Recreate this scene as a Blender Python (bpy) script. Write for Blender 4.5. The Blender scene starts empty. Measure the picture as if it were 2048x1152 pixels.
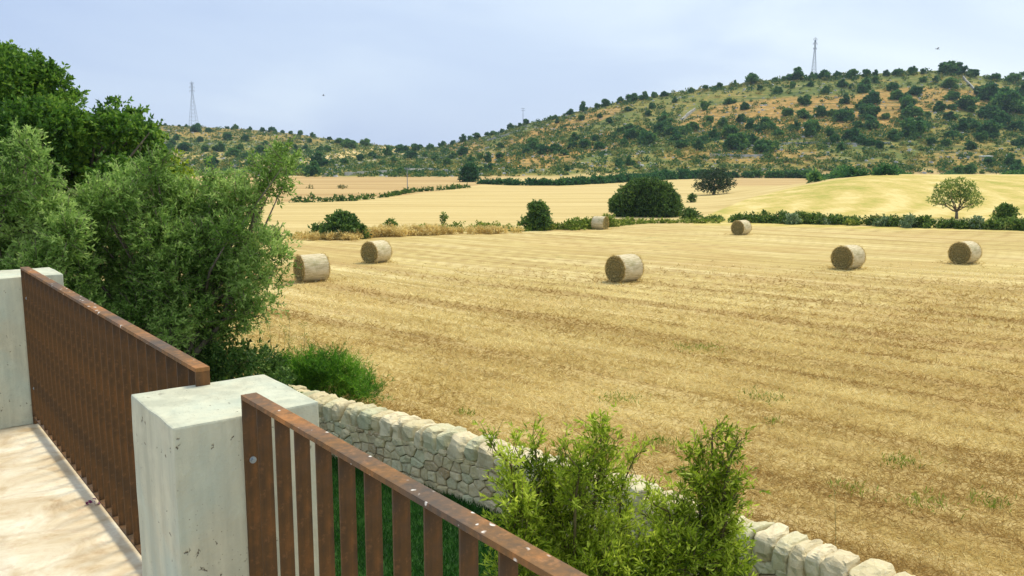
import bpy, bmesh, math, random
import numpy as np
from mathutils import Vector, Matrix, noise
R = math.radians
rng = np.random.default_rng(7)
random.seed(7)
SC = bpy.context.scene

# ------------------------------------------------------------------ camera
F, CX, CY, HZ = 1750.0, 1024.0, 576.0, 315.0
PIT = math.atan((CY-HZ)/F); PC, PS = math.cos(PIT), math.sin(PIT)
cam = bpy.data.cameras.new('camera'); cam.sensor_width = 36; cam.lens = 36*F/2048
cam.clip_start = 0.05; cam.clip_end = 20000
cam_o = bpy.data.objects.new('camera', cam); SC.collection.objects.link(cam_o)
cam_o.location = (0, 0, 0); cam_o.rotation_euler = (R(90)-PIT, 0, 0)
SC.camera = cam_o
SC.view_settings.view_transform = 'Standard'
SC.view_settings.look = 'None'; SC.view_settings.gamma = 1
SC.view_settings.exposure = 0.30

# ------------------------------------------------------------------ sky and sun
SUN_EL, SUN_AZ = R(58), R(38)          # azimuth from +Y towards +X
world = bpy.data.worlds.new('World'); SC.world = world; world.use_nodes = True
wn = world.node_tree; wn.nodes.clear()
def wnode(t, **k):
    n = wn.nodes.new(t)
    for a, b in k.items(): setattr(n, a, b)
    return n
wo = wnode('ShaderNodeOutputWorld')
sky = wnode('ShaderNodeTexSky', sky_type='NISHITA', sun_disc=False, sun_elevation=SUN_EL, sun_rotation=SUN_AZ)
sky.dust_density = 2.0
bg1 = wnode('ShaderNodeBackground'); bg1.inputs[1].default_value = 0.09
wn.links.new(sky.outputs[0], bg1.inputs[0])
tc = wnode('ShaderNodeTexCoord')
mp = wnode('ShaderNodeMapping'); mp.inputs['Scale'].default_value = (1, 1, 3.2)
wn.links.new(tc.outputs['Generated'], mp.inputs[0])
nz = wnode('ShaderNodeTexNoise'); nz.inputs['Scale'].default_value = 2.6; nz.inputs['Detail'].default_value = 5
nz.inputs['Roughness'].default_value = .5; nz.inputs['Distortion'].default_value = .5
wn.links.new(mp.outputs[0], nz.inputs[0])
sx = wnode('ShaderNodeSeparateXYZ'); wn.links.new(tc.outputs['Generated'], sx.inputs[0])
# veil of high cloud: brighter towards the right where the sun stands behind it
ma = wnode('ShaderNodeMath', operation='MULTIPLY_ADD'); wn.links.new(sx.outputs[0], ma.inputs[0])
ma.inputs[1].default_value = .55; wn.links.new(nz.outputs[0], ma.inputs[2])
mz = wnode('ShaderNodeMath', operation='MULTIPLY_ADD'); wn.links.new(sx.outputs[2], mz.inputs[0])
mz.inputs[1].default_value = .35; wn.links.new(ma.outputs[0], mz.inputs[2])
cr = wnode('ShaderNodeValToRGB'); wn.links.new(mz.outputs[0], cr.inputs[0])
cr.color_ramp.elements[0].position = .22; cr.color_ramp.elements[0].color = (.455, .565, .785, 1)
cr.color_ramp.elements[1].position = .86; cr.color_ramp.elements[1].color = (.79, .89, .965, 1)
e = cr.color_ramp.elements.new(.48); e.color = (.555, .665, .845, 1)
bg2 = wnode('ShaderNodeBackground'); bg2.inputs[1].default_value = 1.0
wn.links.new(cr.outputs[0], bg2.inputs[0])
mx = wnode('ShaderNodeMixShader'); mx.inputs[0].default_value = .86
wn.links.new(bg1.outputs[0], mx.inputs[1]); wn.links.new(bg2.outputs[0], mx.inputs[2])
wn.links.new(mx.outputs[0], wo.inputs[0])
sun = bpy.data.lights.new('sun', 'SUN'); sun.energy = 2.9; sun.angle = R(16); sun.color = (1, .91, .70)
sun_o = bpy.data.objects.new('sun', sun); SC.collection.objects.link(sun_o)
sd = Vector((math.sin(SUN_AZ)*math.cos(SUN_EL), math.cos(SUN_AZ)*math.cos(SUN_EL), math.sin(SUN_EL)))
sun_o.rotation_euler = (-sd).to_track_quat('-Z', 'Y').to_euler()

# ------------------------------------------------------------------ helpers
def at_y(u, v, Y):
    t = (CY-v)/F; Z = Y*(t*PC-PS)/(PC+t*PS); D = Y*PC-Z*PS
    return np.array(((u-CX)/F*D, Y, Z))
def at_z(u, v, Z):
    t = (CY-v)/F; Y = Z*(PC+t*PS)/(t*PC-PS); D = Y*PC-Z*PS
    return np.array(((u-CX)/F*D, Y, Z))
def proj(X, Y, Z):
    D = Y*PC-Z*PS
    return CX+F*X/D, CY-F*(Z*PC+Y*PS)/D
def sm(x):
    x = np.clip(x, 0, 1); return x*x*(3-2*x)

def link(o, parent=None):
    SC.collection.objects.link(o)
    if parent is not None: o.parent = parent
    return o
def tag(o, label=None, cat=None, group=None, kind=None):
    if label: o['label'] = label
    if cat: o['category'] = cat
    if group: o['group'] = group
    if kind: o['kind'] = kind
    return o
def empty(name, loc, rz=0):
    o = bpy.data.objects.new(name, None); o.empty_display_size = .1
    o.location = tuple(loc); o.rotation_euler = (0, 0, rz); return link(o)
def mesh_np(name, V, faces, mat=None, parent=None, tint=None, smooth=False, attrs=None, k=None):
    """V (N,3); faces (M,k) ndarray or list of lists"""
    me = bpy.data.meshes.new(name)
    V = np.asarray(V, dtype=np.float32)
    if isinstance(faces, np.ndarray):
        M, k = faces.shape
        me.vertices.add(len(V)); me.vertices.foreach_set('co', V.ravel())
        me.loops.add(M*k); me.loops.foreach_set('vertex_index', faces.astype(np.int32).ravel())
        me.polygons.add(M); me.polygons.foreach_set('loop_start', np.arange(0, M*k, k, dtype=np.int32))
        me.update(calc_edges=True)
    else:
        me.from_pydata([tuple(map(float, q)) for q in V], [], faces); me.update()
    if smooth: me.polygons.foreach_set('use_smooth', np.ones(len(me.polygons), dtype=bool))
    if tint is not None:
        a = me.attributes.new('tint', 'FLOAT', 'POINT'); a.data.foreach_set('value', np.asarray(tint, dtype=np.float32))
    if attrs:
        for n_, arr in attrs.items():
            a = me.attributes.new(n_, 'FLOAT', 'POINT'); a.data.foreach_set('value', np.asarray(arr, dtype=np.float32))
    if mat:
        for m_ in (mat if isinstance(mat, (list, tuple)) else [mat]): me.materials.append(m_)
    o = bpy.data.objects.new(name, me); return link(o, parent)

class MB:
    """collects shapes for one mesh"""
    def __init__(s): s.v = []; s.f = []; s.t = []
    def add(s, V, Fc, t=0.5):
        b = len(s.v); s.v += [tuple(map(float, q)) for q in V]; s.f += [[b+i for i in q] for q in Fc]; s.t += [t]*len(V)
    def box(s, o, ax, ay, az, t=.5):
        o, ax, ay, az = (np.array(q, float) for q in (o, ax, ay, az))
        V = [o, o+ax, o+ax+ay, o+ay, o+az, o+ax+az, o+ax+ay+az, o+ay+az]
        s.add(V, [[0, 3, 2, 1], [4, 5, 6, 7], [0, 1, 5, 4], [1, 2, 6, 5], [2, 3, 7, 6], [3, 0, 4, 7]], t)
    def tube(s, pts, rad, n=7, t=.5):
        pts = [Vector(q) for q in pts]; rings = []
        V = []; Fc = []
        for i, p_ in enumerate(pts):
            d = (pts[min(i+1, len(pts)-1)]-pts[max(i-1, 0)]).normalized()
            a = d.cross(Vector((.31, .17, 1)) if abs(d.z) < .95 else Vector((1, 0, 0))).normalized(); b = d.cross(a)
            for j in range(n):
                an = 2*math.pi*j/n; V.append(p_+(a*math.cos(an)+b*math.sin(an))*rad[i])
        for i in range(len(pts)-1):
            for j in range(n):
                Fc.append([i*n+j, i*n+(j+1) % n, (i+1)*n+(j+1) % n, (i+1)*n+j])
        Fc.append([j for j in range(n)][::-1]); Fc.append([(len(pts)-1)*n+j for j in range(n)])
        s.add(V, Fc, t)
    def build(s, name, mat, parent=None, smooth=False, bevel=0):
        o = mesh_np(name, s.v, s.f, mat, parent, tint=s.t, smooth=smooth)
        if bevel:
            m = o.modifiers.new('bevel', 'BEVEL'); m.width = bevel; m.segments = 2; m.limit_method = 'ANGLE'; m.harden_normals = False
        return o

# ------------------------------------------------------------------ material helper
class Mat:
    def __init__(s, name, rough=.9, spec=.2):
        s.m = bpy.data.materials.new(name); s.m.use_nodes = True
        s.t = s.m.node_tree; s.b = s.t.nodes['Principled BSDF']; s.out = s.t.nodes['Material Output']
        s.b.inputs['Roughness'].default_value = rough
        s.b.inputs['Specular IOR Level'].default_value = spec
        s.co = s.n('ShaderNodeTexCoord').outputs['Object']
        s.pos = s.n('ShaderNodeNewGeometry').outputs['Position']
    def n(s, t, **k):
        q = s.t.nodes.new(t)
        for a, b in k.items(): setattr(q, a, b)
        return q
    def l(s, a, b): s.t.links.new(a, b)
    def inp(s, sock, val):
        if hasattr(val, 'is_output') or isinstance(val, bpy.types.NodeSocket): s.l(val, sock)
        else: sock.default_value = val
    def noise(s, scale, detail=4, rough=.55, vec=None, dist=0, out='Fac'):
        q = s.n('ShaderNodeTexNoise'); q.inputs['Scale'].default_value = scale; q.inputs['Detail'].default_value = detail
        q.inputs['Roughness'].default_value = rough; q.inputs['Distortion'].default_value = dist
        s.l(vec or s.co, q.inputs['Vector']); return q.outputs[out]
    def voro(s, scale, vec=None, feature='F1', out='Distance', rnd=1):
        q = s.n('ShaderNodeTexVoronoi', feature=feature); q.inputs['Scale'].default_value = scale
        q.inputs['Randomness'].default_value = rnd
        s.l(vec or s.co, q.inputs['Vector']); return q.outputs[out]
    def mapping(s, rot=(0, 0, 0), scale=(1, 1, 1), vec=None, typ='POINT'):
        q = s.n('ShaderNodeMapping', vector_type=typ); q.inputs['Rotation'].default_value = rot; q.inputs['Scale'].default_value = scale
        s.l(vec or s.co, q.inputs[0]); return q.outputs[0]
    def ramp(s, fac, stops, interp='LINEAR'):
        q = s.n('ShaderNodeValToRGB'); q.color_ramp.interpolation = interp
        el = q.color_ramp.elements
        while len(el) > 1: el.remove(el[-1])
        for i, (p_, c_) in enumerate(stops):
            e_ = el[0] if i == 0 else el.new(p_)
            e_.position = p_; c_ = (c_, c_, c_) if isinstance(c_, (int, float)) else c_; e_.color = (*c_, 1)
        s.l(fac, q.inputs[0]); return q.outputs[0]
    def mix(s, f, a, b, mode='MIX'):
        q = s.n('ShaderNodeMix', data_type='RGBA', blend_type=mode)
        s.inp(q.inputs[0], f)
        for i, val in ((6, a), (7, b)):
            if isinstance(val, tuple): q.inputs[i].default_value = (*val, 1)
            else: s.l(val, q.inputs[i])
        return q.outputs[2]
    def math(s, op, a, b=0, c=0):
        q = s.n('ShaderNodeMath', operation=op)
        for i, val in enumerate((a, b, c)): s.inp(q.inputs[i], val)
        return q.outputs[0]
    def vadd(s, v, c):
        q = s.n('ShaderNodeVectorMath', operation='ADD'); s.l(v, q.inputs[0]); q.inputs[1].default_value = c; return q.outputs[0]
    def attr(s, name): return s.n('ShaderNodeAttribute', attribute_name=name).outputs['Fac']
    def color(s, c_):
        if isinstance(c_, tuple): s.b.inputs['Base Color'].default_value = (*c_, 1)
        else: s.l(c_, s.b.inputs['Base Color'])
    def bump(s, h, strength=.5, dist=.02):
        q = s.n('ShaderNodeBump'); q.inputs['Strength'].default_value = strength; q.inputs['Distance'].default_value = dist
        s.l(h, q.inputs['Height']); s.l(q.outputs[0], s.b.inputs['Normal'])

def leaf_mat(name, dark, mid, light, trans=.35, rough=.6, nscale=1.2):
    """leaf colours vary leaf by leaf (attribute tint) and clump by clump (noise)"""
    m = Mat(name, rough, .25)
    var = m.n('ShaderNodeObjectInfo').outputs['Random'] if nscale == 0 else m.noise(nscale, 2)
    f = m.math('ADD', m.attr('tint'), m.math('MULTIPLY', m.math('SUBTRACT', var, .5), .9 if nscale else .45))
    col = m.ramp(f, [(.1, dark), (.5, mid), (.95, light)])
    m.color(col)
    tr = m.n('ShaderNodeBsdfTranslucent'); m.l(col, tr.inputs[0])
    ms = m.n('ShaderNodeMixShader'); ms.inputs[0].default_value = trans
    m.l(m.b.outputs[0], ms.inputs[1]); m.l(tr.outputs[0], ms.inputs[2]); m.l(ms.outputs[0], m.out.inputs[0])
    return m.m
def bark_mat(name, c1, c2, sc=18):
    m = Mat(name); n_ = m.noise(sc, 5, .6, vec=m.mapping(scale=(1, 1, .3)))
    m.color(m.ramp(n_, [(.3, c1), (.7, c2)])); m.bump(n_, .6, .02); return m.m

# ------------------------------------------------------------------ terrain heights
UR = np.array([-900, -300, 0, 200, 300, 400, 500, 600, 700, 760, 830, 880, 920, 1000, 1046, 1100, 1180, 1250, 1350, 1450, 1500, 1600, 1700, 1800, 1890, 1950, 2048, 2400, 3000])
VR = np.array([295, 270, 252, 249, 249, 253, 259, 269, 284, 291, 293, 294, 284, 264, 248, 237, 216, 200, 183, 170, 163, 154, 150, 144, 140, 152, 163, 200, 250.])
UY = np.array([-900, 300, 700, 860, 1000, 1250, 1500, 3000]); YR = np.array([700, 700, 640, 620, 560, 520, 510, 510.])
YF = 300.0
def uu_of(X, Y): return CX+F/PC*X/np.maximum(Y, .5)
def base_z(Y): return -4.5-.026*np.minimum(Y, 95.)
def fbm(X, Y, s, seed=0):
    r = np.random.default_rng(seed); out = np.zeros_like(X, dtype=float); a = 1.0; tot = 0
    for o in range(5):
        for k in range(3):
            th = r.uniform(0, math.pi*2); ph = r.uniform(0, 6.28); fr = s*(2.0**o)*r.uniform(.8, 1.25)
            out += a*np.sin((X*math.cos(th)+Y*math.sin(th))*fr+ph)/3
        tot += a*.5; a *= .55
    return out
def gz(X, Y):
    X = np.asarray(X, float); Y = np.asarray(Y, float)
    uu = uu_of(X, Y)
    z = base_z(Y)
    b = sm((Y-84)/64)*(1-sm((Y-152)/80))
    z = z+4.05*sm((uu-1385)/400)*b
    z = z+np.where(Y > 10, .05*fbm(X, Y, .12, 3), 0)*sm((Y-14)/20)
    vr = np.interp(uu, UR, VR); yr = np.interp(uu, UY, YR)
    s_ = np.clip((Y-YF)/(yr-YF), 0, 1.0)
    vf = 356.0
    vv = vf+(vr-vf)*(s_**.82)
    t = (CY-vv)/F; yy = np.minimum(np.maximum(Y, YF), yr)
    zh = yy*(t*PC-PS)/(PC+t*PS)
    zh = zh+np.sin(np.pi*s_)*1.3*fbm(X, Y, .02, 5)+np.clip(s_*6, 0, 1)*.35*fbm(X, Y, .11, 8)
    zh = zh-np.maximum(Y-yr, 0)*.16
    return np.where(Y > YF, zh, z)
_YS = np.concatenate([np.geomspace(5, 84, 300), np.linspace(84.5, 300, 400), np.linspace(301, 720, 700)])
def ground_at(u, v):
    """the first ground point seen in direction (u, v)"""
    t = (CY-v)/F
    Zr = _YS*(t*PC-PS)/(PC+t*PS); D = _YS*PC-Zr*PS; Xr = (u-CX)/F*D
    g = gz(Xr, _YS); hit = np.nonzero(g >= Zr)[0]
    i = hit[0] if len(hit) else len(_YS)-1
    return np.array((Xr[i], _YS[i], g[i]))
def on_ground(u, Y):
    X = (u-CX)/F*Y*PC
    for _ in range(3):
        Z = float(gz(X, Y)); X = (u-CX)/F*(Y*PC-Z*PS)
    return np.array((X, Y, float(gz(X, Y))))

def band(X, Y):
    """0..1 darkness of the swaths that run along the straw rows"""
    r = X*math.cos(R(43))+Y*math.sin(R(43)); a = -X*math.sin(R(43))+Y*math.cos(R(43))
    w = .9*fbm(r*.3, a, .05, 50)+.25*fbm(r, a, .35, 51)
    b1 = np.clip(np.cos((r+w-14.3)*2*math.pi/5.3), 0, 1)**4.0*(.42+.6*fbm(r*.8, a*.5, .12, 52))
    b2 = np.clip(np.cos((r+w*.6-13.1)*2*math.pi/1.75), 0, 1)**2.5*.62*(.5+1.2*fbm(r*2, a*.3, .14, 53))
    b2 = b2+np.clip(np.cos((r+w*.3)*2*math.pi/.62), 0, 1)*.34*(.4+1.2*fbm(r*3, a*.25, .2, 55))
    return np.clip(b1+b2+.12*fbm(X, Y, .5, 54), 0, 1)
# ------------------------------------------------------------------ ground sheet
def build_ground():
    us = np.concatenate([np.arange(-2600, -200, 60), np.arange(-200, 2260, 6.0), np.arange(2260, 4400, 60)])
    ys = np.concatenate([[-12, -4, 0, 2], np.geomspace(4, 84, 150), np.linspace(85, 300, 110)[0:], np.linspace(302, 720, 190), [760, 850, 1000, 1400, 2200, 4000]])
    U, Y = np.meshgrid(us, ys)
    X = (U-CX)/(F/PC)*np.maximum(Y, 2.0)
    X = np.where(Y < 4, (U-CX)/(F/PC)*4.0*3, X)
    Z = gz(X, np.maximum(Y, 2))
    Z = np.where(Y > 1300, -60, Z)
    nr, nc = U.shape
    idx = np.arange(nr*nc).reshape(nr, nc)
    Fc = np.stack([idx[:-1, :-1], idx[:-1, 1:], idx[1:, 1:], idx[1:, :-1]], -1).reshape(-1, 4)
    u_, v_ = proj(X, np.maximum(Y, 2), Z)
    fr = Y.copy()
    jit = 2.0*fbm(X, Y, .15, 11)
    hed = hedge_y(U)
    far = sm((Y+.3*jit-hed)/1.5)                                  # second field
    # green field on the rise at the right
    mound = sm((U-1388)/400)
    edge = np.interp(U, [1385, 1420, 1500, 1600, 1700, 1780, 2048, 4000], [88, 108, 135, 148, 152, 158, 168, 190])
    green = far*np.where(U > 1375, sm((edge-Y)/3+.5), 0)*sm((U-1372)/20)
    # the darker third strip
    yl = np.interp(U, [-3000, 560, 700, 800, 900, 960, 1000], [130, 134, 146, 160, 190, 225, 300])
    third = far*sm((Y-yl)/4)*(1-sm((U-1040)/60))
    third = np.maximum(third, far*sm((Y-205)/20)*sm((U-1400)/80))
    hill = sm((Y-YF-4+jit*1.5)/8)
    def ell(cu, cv, ru, rv, sl=0):
        q = ((u_-cu)/ru)**2+((v_-cv-sl*(u_-cu))/rv)**2+.10*fbm(X, Y, .08, 21)
        return 1-sm((q-.8)/.35)
    gold = np.maximum.reduce([ell(610, 322, 60, 9, -.1), ell(540, 326, 60, 8), ell(715, 306, 75, 7, -.14), ell(800, 296, 50, 3.5, -.08), ell(380, 312, 130, 9)*.45, ell(780, 305, 40, 4)])*hill
    bare = np.maximum.reduce([ell(1600, 235, 250, 42, -.05), ell(1170, 290, 170, 18, -.18), ell(1120, 255, 130, 14, -.3), ell(1850, 200, 150, 25)*.9, ell(1500, 312, 180, 16)*.7,
                              ell(930, 290, 40, 25)*.8, ell(1060, 318, 100, 20)*.9, ell(420, 265, 110, 14, .08)*.5, ell(560, 275, 90, 12, .1)*.4, ell(1950, 320, 130, 22)*.5, ell(1750, 330, 250, 12)*.3])*hill
    A = dict(far=far.ravel(), green=green.ravel(), third=third.ravel(), hill=hill.ravel(), gold=gold.ravel(), bare=bare.ravel(), band=band(X, Y).ravel(),
             arc=(.5+.5*np.sin(2*np.pi*(X+13*((Y-122)/26)**2+1.2*fbm(X, Y, .1, 61))/6.2)).ravel())
    o = mesh_np('ground', np.stack([X, Y, Z], -1).reshape(-1, 3), Fc, ground_mat(), smooth=True, attrs=A)
    tag(o, kind='structure'); return o
def hedge_y(U):
    return np.interp(U, [-3000, 0, 560, 640, 720, 900, 1100, 1200, 1300, 1450, 1720, 2048, 4000],
                        [60, 62, 67, 70, 72, 76, 81, 85.5, 88, 88, 83, 77, 62])
def ground_mat():
    m = Mat('field_and_hill', .95, .1)
    ROW = R(43)
    P = m.pos
    row = m.mapping(rot=(0, 0, -ROW), vec=P)        # turned so that y runs along the straw rows
    def stretch(sx_, sy_): return m.mapping(scale=(sx_, sy_, 1), vec=row)
    # --- stubble of the first field
    big = m.noise(1, 3, .5, vec=stretch(.55, .03))
    mid = m.noise(1, 4, .6, vec=stretch(2.2, .16))
    fine = m.noise(1, 4, .7, vec=stretch(9, 3.5))
    pat = m.noise(.11, 4, .6, vec=P)
    strawn = m.noise(38, 3, .75, vec=P)
    f1 = m.math('MULTIPLY_ADD', big, .5, m.math('MULTIPLY', mid, .5))
    c = m.ramp(f1, [(.36, (.32, .225, .07)), (.44, (.44, .33, .115)), (.51, (.54, .43, .165)), (.59, (.67, .56, .26))])
    st2 = m.noise(1, 3, .6, vec=stretch(5, .22)); st3 = m.noise(1, 2, .5, vec=stretch(1.3, .05))
    c = m.mix(m.ramp(st3, [(.54, 0), (.64, .6)]), c, (.72, .61, .33))
    c = m.mix(m.ramp(st2, [(.38, .8), (.47, 0)]), c, (.33, .225, .08))
    c = m.mix(m.ramp(fine, [(.35, .4), (.6, 0)]), c, (.40, .29, .11))
    c = m.mix(m.math('MULTIPLY', m.attr('band'), .85), c, (.33, .22, .08))
    c = m.mix(m.ramp(strawn, [(.5, 0), (.68, .55)]), c, (.74, .60, .30))
    c = m.mix(m.ramp(pat, [(.48, 0), (.62, .3)]), c, (.46, .30, .12))
    grn = m.noise(.5, 4, .7, vec=P)
    c = m.mix(m.ramp(grn, [(.64, 0), (.72, .5)]), c, (.15, .17, .05))
    # nearer ground is more trampled and browner
    sep = m.n('ShaderNodeSeparateXYZ'); m.l(P, sep.inputs[0])
    row2 = m.n('ShaderNodeSeparateXYZ'); m.l(row, row2.inputs[0])
    nb = m.math('ADD', sep.outputs[1], m.math('MULTIPLY', m.noise(.25, 3, .6, vec=P), 14))
    mr = m.n('ShaderNodeMapRange'); m.l(nb, mr.inputs[0]); mr.inputs[1].default_value = 16; mr.inputs[2].default_value = 46
    mr.inputs[3].default_value = .42; mr.inputs[4].default_value = 0
    c = m.mix(mr.outputs[0], c, (.38, .25, .09))
    # --- second field: smooth pale gold
    g2 = m.noise(1, 3, .5, vec=m.mapping(scale=(.02, .25, 1), vec=P))
    c2 = m.ramp(g2, [(.3, (.47, .35, .14)), (.5, (.56, .43, .185)), (.7, (.62, .50, .235))])
    c2 = m.mix(m.ramp(m.noise(.9, 5, .7, vec=P), [(.5, 0), (.75, .35)]), c2, (.42, .30, .12))
    c = m.mix(m.attr('far'), c, c2)
    # --- third strip: orange stubble
    c3 = m.ramp(m.noise(1, 3, .5, vec=m.mapping(scale=(.015, .12, 1), vec=P)), [(.35, (.38, .245, .10)), (.65, (.56, .41, .19))])
    c = m.mix(m.attr('third'), c, c3)
    # --- green-gold field on the rise, mown in curved swaths
    gr = m.math('MULTIPLY_ADD', m.attr('arc'), .10, m.math('MULTIPLY_ADD', m.noise(.08, 6, .75, vec=P), .62, m.math('MULTIPLY', m.noise(1, 4, .8, vec=m.mapping(scale=(1.3, .35, 1), vec=P)), .32)))
    c4 = m.ramp(gr, [(.38, (.34, .33, .07)), (.46, (.47, .39, .11)), (.52, (.56, .44, .15)), (.60, (.66, .54, .23))])
    c = m.mix(m.attr('green'), c, c4)
    # --- hill: dry ochre grass, green herbs, pale limestone
    h1 = m.noise(.035, 6, .7, vec=P); h2 = m.noise(.35, 5, .75, vec=P); h3 = m.noise(1.1, 4, .8, vec=P)
    ch = m.ramp(m.math('MULTIPLY_ADD', h1, .5, m.math('MULTIPLY', h2, .5)), [(.38, (.07, .11, .025)), (.47, (.15, .175, .038)), (.54, (.28, .23, .055)), (.62, (.44, .28, .075))])
    cb = m.ramp(h2, [(.36, (.19, .16, .045)), (.5, (.46, .24, .065)), (.65, (.58, .37, .13))])
    ch = m.mix(m.math('MULTIPLY', m.attr('bare'), .92), ch, cb)
    ch = m.mix(m.ramp(h3, [(.50, 0), (.62, .8)]), ch, (.085, .13, .035))
    ch = m.mix(m.ramp(m.noise(.8, 3, .8, vec=m.mapping(scale=(1, 1, 2.5), vec=P)), [(.62, 0), (.7, .5)]), ch, (.50, .50, .47))
    cont = m.noise(1, 4, .6, vec=m.mapping(scale=(.03, .01, .95), vec=P))
    ch = m.mix(m.ramp(cont, [(.36, .7), (.44, 0)]), ch, (.045, .08, .03))
    ch = m.mix(m.ramp(cont, [(.62, 0), (.67, .45)]), ch, (.46, .40, .26))
    ch = m.mix(m.attr('gold'), ch, (.62, .47, .20))
    c = m.mix(m.attr('hill'), c, ch)
    m.color(c)
    hgt = m.math('ADD', m.math('MULTIPLY', strawn, .5), m.math('ADD', mid, fine))
    m.bump(hgt, .55, .05)
    return m.m

# ------------------------------------------------------------------ leaves
def unit(a): return a/np.maximum(np.linalg.norm(a, axis=-1, keepdims=True), 1e-9)
def leaves(pos, dr, length, width, tint, bend=.0):
    """diamond leaves: pos (N,3) base, dr (N,3) unit direction"""
    N = len(pos)
    side = unit(np.cross(dr, rng.normal(size=(N, 3))))
    L = np.broadcast_to(length, (N,))[:, None]; W = np.broadcast_to(width, (N,))[:, None]
    nrm = np.cross(dr, side)
    p1 = pos+dr*L*.45+side*W*.5+nrm*L*bend; p2 = pos+dr*L; p3 = pos+dr*L*.45-side*W*.5+nrm*L*bend
    V = np.stack([pos, p1, p2, p3], 1).reshape(-1, 3)
    Fc = np.arange(N*4).reshape(N, 4)
    return V, Fc, np.repeat(tint, 4)
def sprays(clumps, n_per_m2, twig_len, n_leaf, leaf_len, leaf_w, up=.5, out=.6, spread=.8, squash=1.0, tint=(.5, .2), twig_r=0):
    """clumps: (x,y,z,r). Twigs start in each clump and point outwards and up; leaves sit along each twig."""
    Ps = []; Ds = []; Ts = []; tw = []
    for (x, y, z, r) in clumps:
        n = max(3, int(n_per_m2*r*r*12.6))
        d = unit(rng.normal(size=(n, 3))); rad = r*rng.uniform(.25, .95, size=(n, 1))**.6
        st = np.array([x, y, z])+d*rad*np.array([1, 1, squash])
        td = unit(d*out+np.array([0, 0, up])+rng.normal(size=(n, 3))*.35)
        tl = twig_len*rng.uniform(.6, 1.3, size=(n, 1))
        k = rng.uniform(0, 1, size=(n, n_leaf, 1))
        pp = st[:, None, :]+td[:, None, :]*tl[:, None, :]*k
        pp[:, :, 2] -= (k[:, :, 0]**2)*twig_len*.12
        ld = unit(td[:, None, :]*(.6)+rng.normal(size=(n, n_leaf, 3))*spread*.75)
        ct = rng.normal(0, .13)
        tt = np.clip(tint[0]+ct+rng.normal(0, tint[1], size=(n, n_leaf))+(k[:, :, 0]-.5)*.25, 0, 1)
        Ps.append(pp.reshape(-1, 3)); Ds.append(ld.reshape(-1, 3)); Ts.append(tt.reshape(-1))
        if twig_r: tw.append((st, st+td*tl))
    P_ = np.concatenate(Ps); D_ = np.concatenate(Ds); T_ = np.concatenate(Ts); N = len(P_)
    return leaves(P_, D_, leaf_len*rng.uniform(.65, 1.25, N), leaf_w*rng.uniform(.7, 1.3, N), T_, .04), tw
def foliage(name, clumps, mat, parent=None, **k):
    (V, Fc, T), tw = sprays(clumps, **k)
    return mesh_np(name, V, Fc, mat, parent, tint=T), tw
def branches(mb, base, clumps, r0, split=.45, n=6, jitter=.12, tip=.25, share=5):
    """limbs from the base that fork towards the clumps"""
    base = np.array(base); cs = [np.array(c_[:3]) for c_ in clumps]
    cen = np.mean(cs, axis=0); fork = base+(cen-base)*split; fork[:2] = base[:2]+(fork[:2]-base[:2])*.6
    mb.tube([base-[0, 0, .1], base+(fork-base)*.5+rng.normal(size=3)*jitter*.5, fork], [r0*1.25, r0*.95, r0*.8], n+2)
    order = list(range(len(cs))); order.sort(key=lambda i: math.atan2(cs[i][2]-cen[2], cs[i][0]-cen[0]))
    for g in range(0, len(order), share):
        grp = [cs[i] for i in order[g:g+share]]; gc = np.mean(grp, axis=0)
        hub = fork+(gc-fork)*.55+rng.normal(size=3)*jitter
        mb.tube([fork, fork+(hub-fork)*.5+rng.normal(size=3)*jitter, hub], [r0*.5, r0*.38, r0*.25], n)
        for c_ in grp:
            md = hub+(c_-hub)*.5+rng.normal(size=3)*jitter
            mb.tube([hub, md, c_-(c_-hub)*.05], [r0*.22, r0*.14, r0*.05], max(4, n-2))

# leaf and bark materials
M_olive = leaf_mat('olive_leaves', (.085, .17, .026), (.24, .40, .080), (.50, .66, .20), .5, .6, 1.6)
M_broad = leaf_mat('broad_leaves', (.035, .095, .012), (.10, .23, .024), (.27, .42, .05), .45, .6, .9)
M_yg = leaf_mat('yellow_green_leaves', (.08, .13, .008), (.22, .32, .02), (.42, .52, .05), .4)
M_shrub = leaf_mat('shrub_leaves', (.09, .16, .008), (.36, .48, .03), (.72, .82, .12), .5, .45, 2.2)
M_soft = leaf_mat('soft_green_leaves', (.035, .11, .010), (.10, .28, .02), (.24, .48, .04), .4)
M_dark = leaf_mat('dark_evergreen_leaves', (.028, .07, .012), (.07, .15, .026), (.17, .27, .05), .3, .6, .9)
M_pine = leaf_mat('pine_needles', (.012, .035, .014), (.028, .068, .024), (.07, .125, .04), .15)
M_hill = leaf_mat('hill_tree_leaves', (.028, .11, .036), (.075, .205, .055), (.20, .34, .07), .35, .7, 0)
M_hedge = leaf_mat('hedge_leaves', (.05, .115, .018), (.15, .25, .045), (.36, .44, .10), .3, .7, .5)
M_grey = leaf_mat('grey_green_leaves', (.11, .19, .08), (.26, .36, .18), (.50, .58, .38), .25, .7, .5)
M_dry = leaf_mat('dry_grass_blades', (.52, .38, .12), (.80, .64, .25), (.95, .82, .42), .45, .8, .6)
M_weed = leaf_mat('green_weed_blades', (.12, .19, .02), (.28, .36, .05), (.55, .52, .14), .3, .8, .6)
M_straw = leaf_mat('straw_blades', (.38, .24, .07), (.66, .51, .19), (.95, .82, .42), .35, .8, .35)
M_lawn = leaf_mat('lawn_blades', (.010, .050, .005), (.022, .105, .010), (.06, .19, .022), .3, .7, 1.5)
M_bark = bark_mat('grey_bark', (.09, .075, .055), (.24, .20, .15))
M_stem = bark_mat('green_stem', (.10, .08, .035), (.20, .17, .08), 40)
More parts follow.
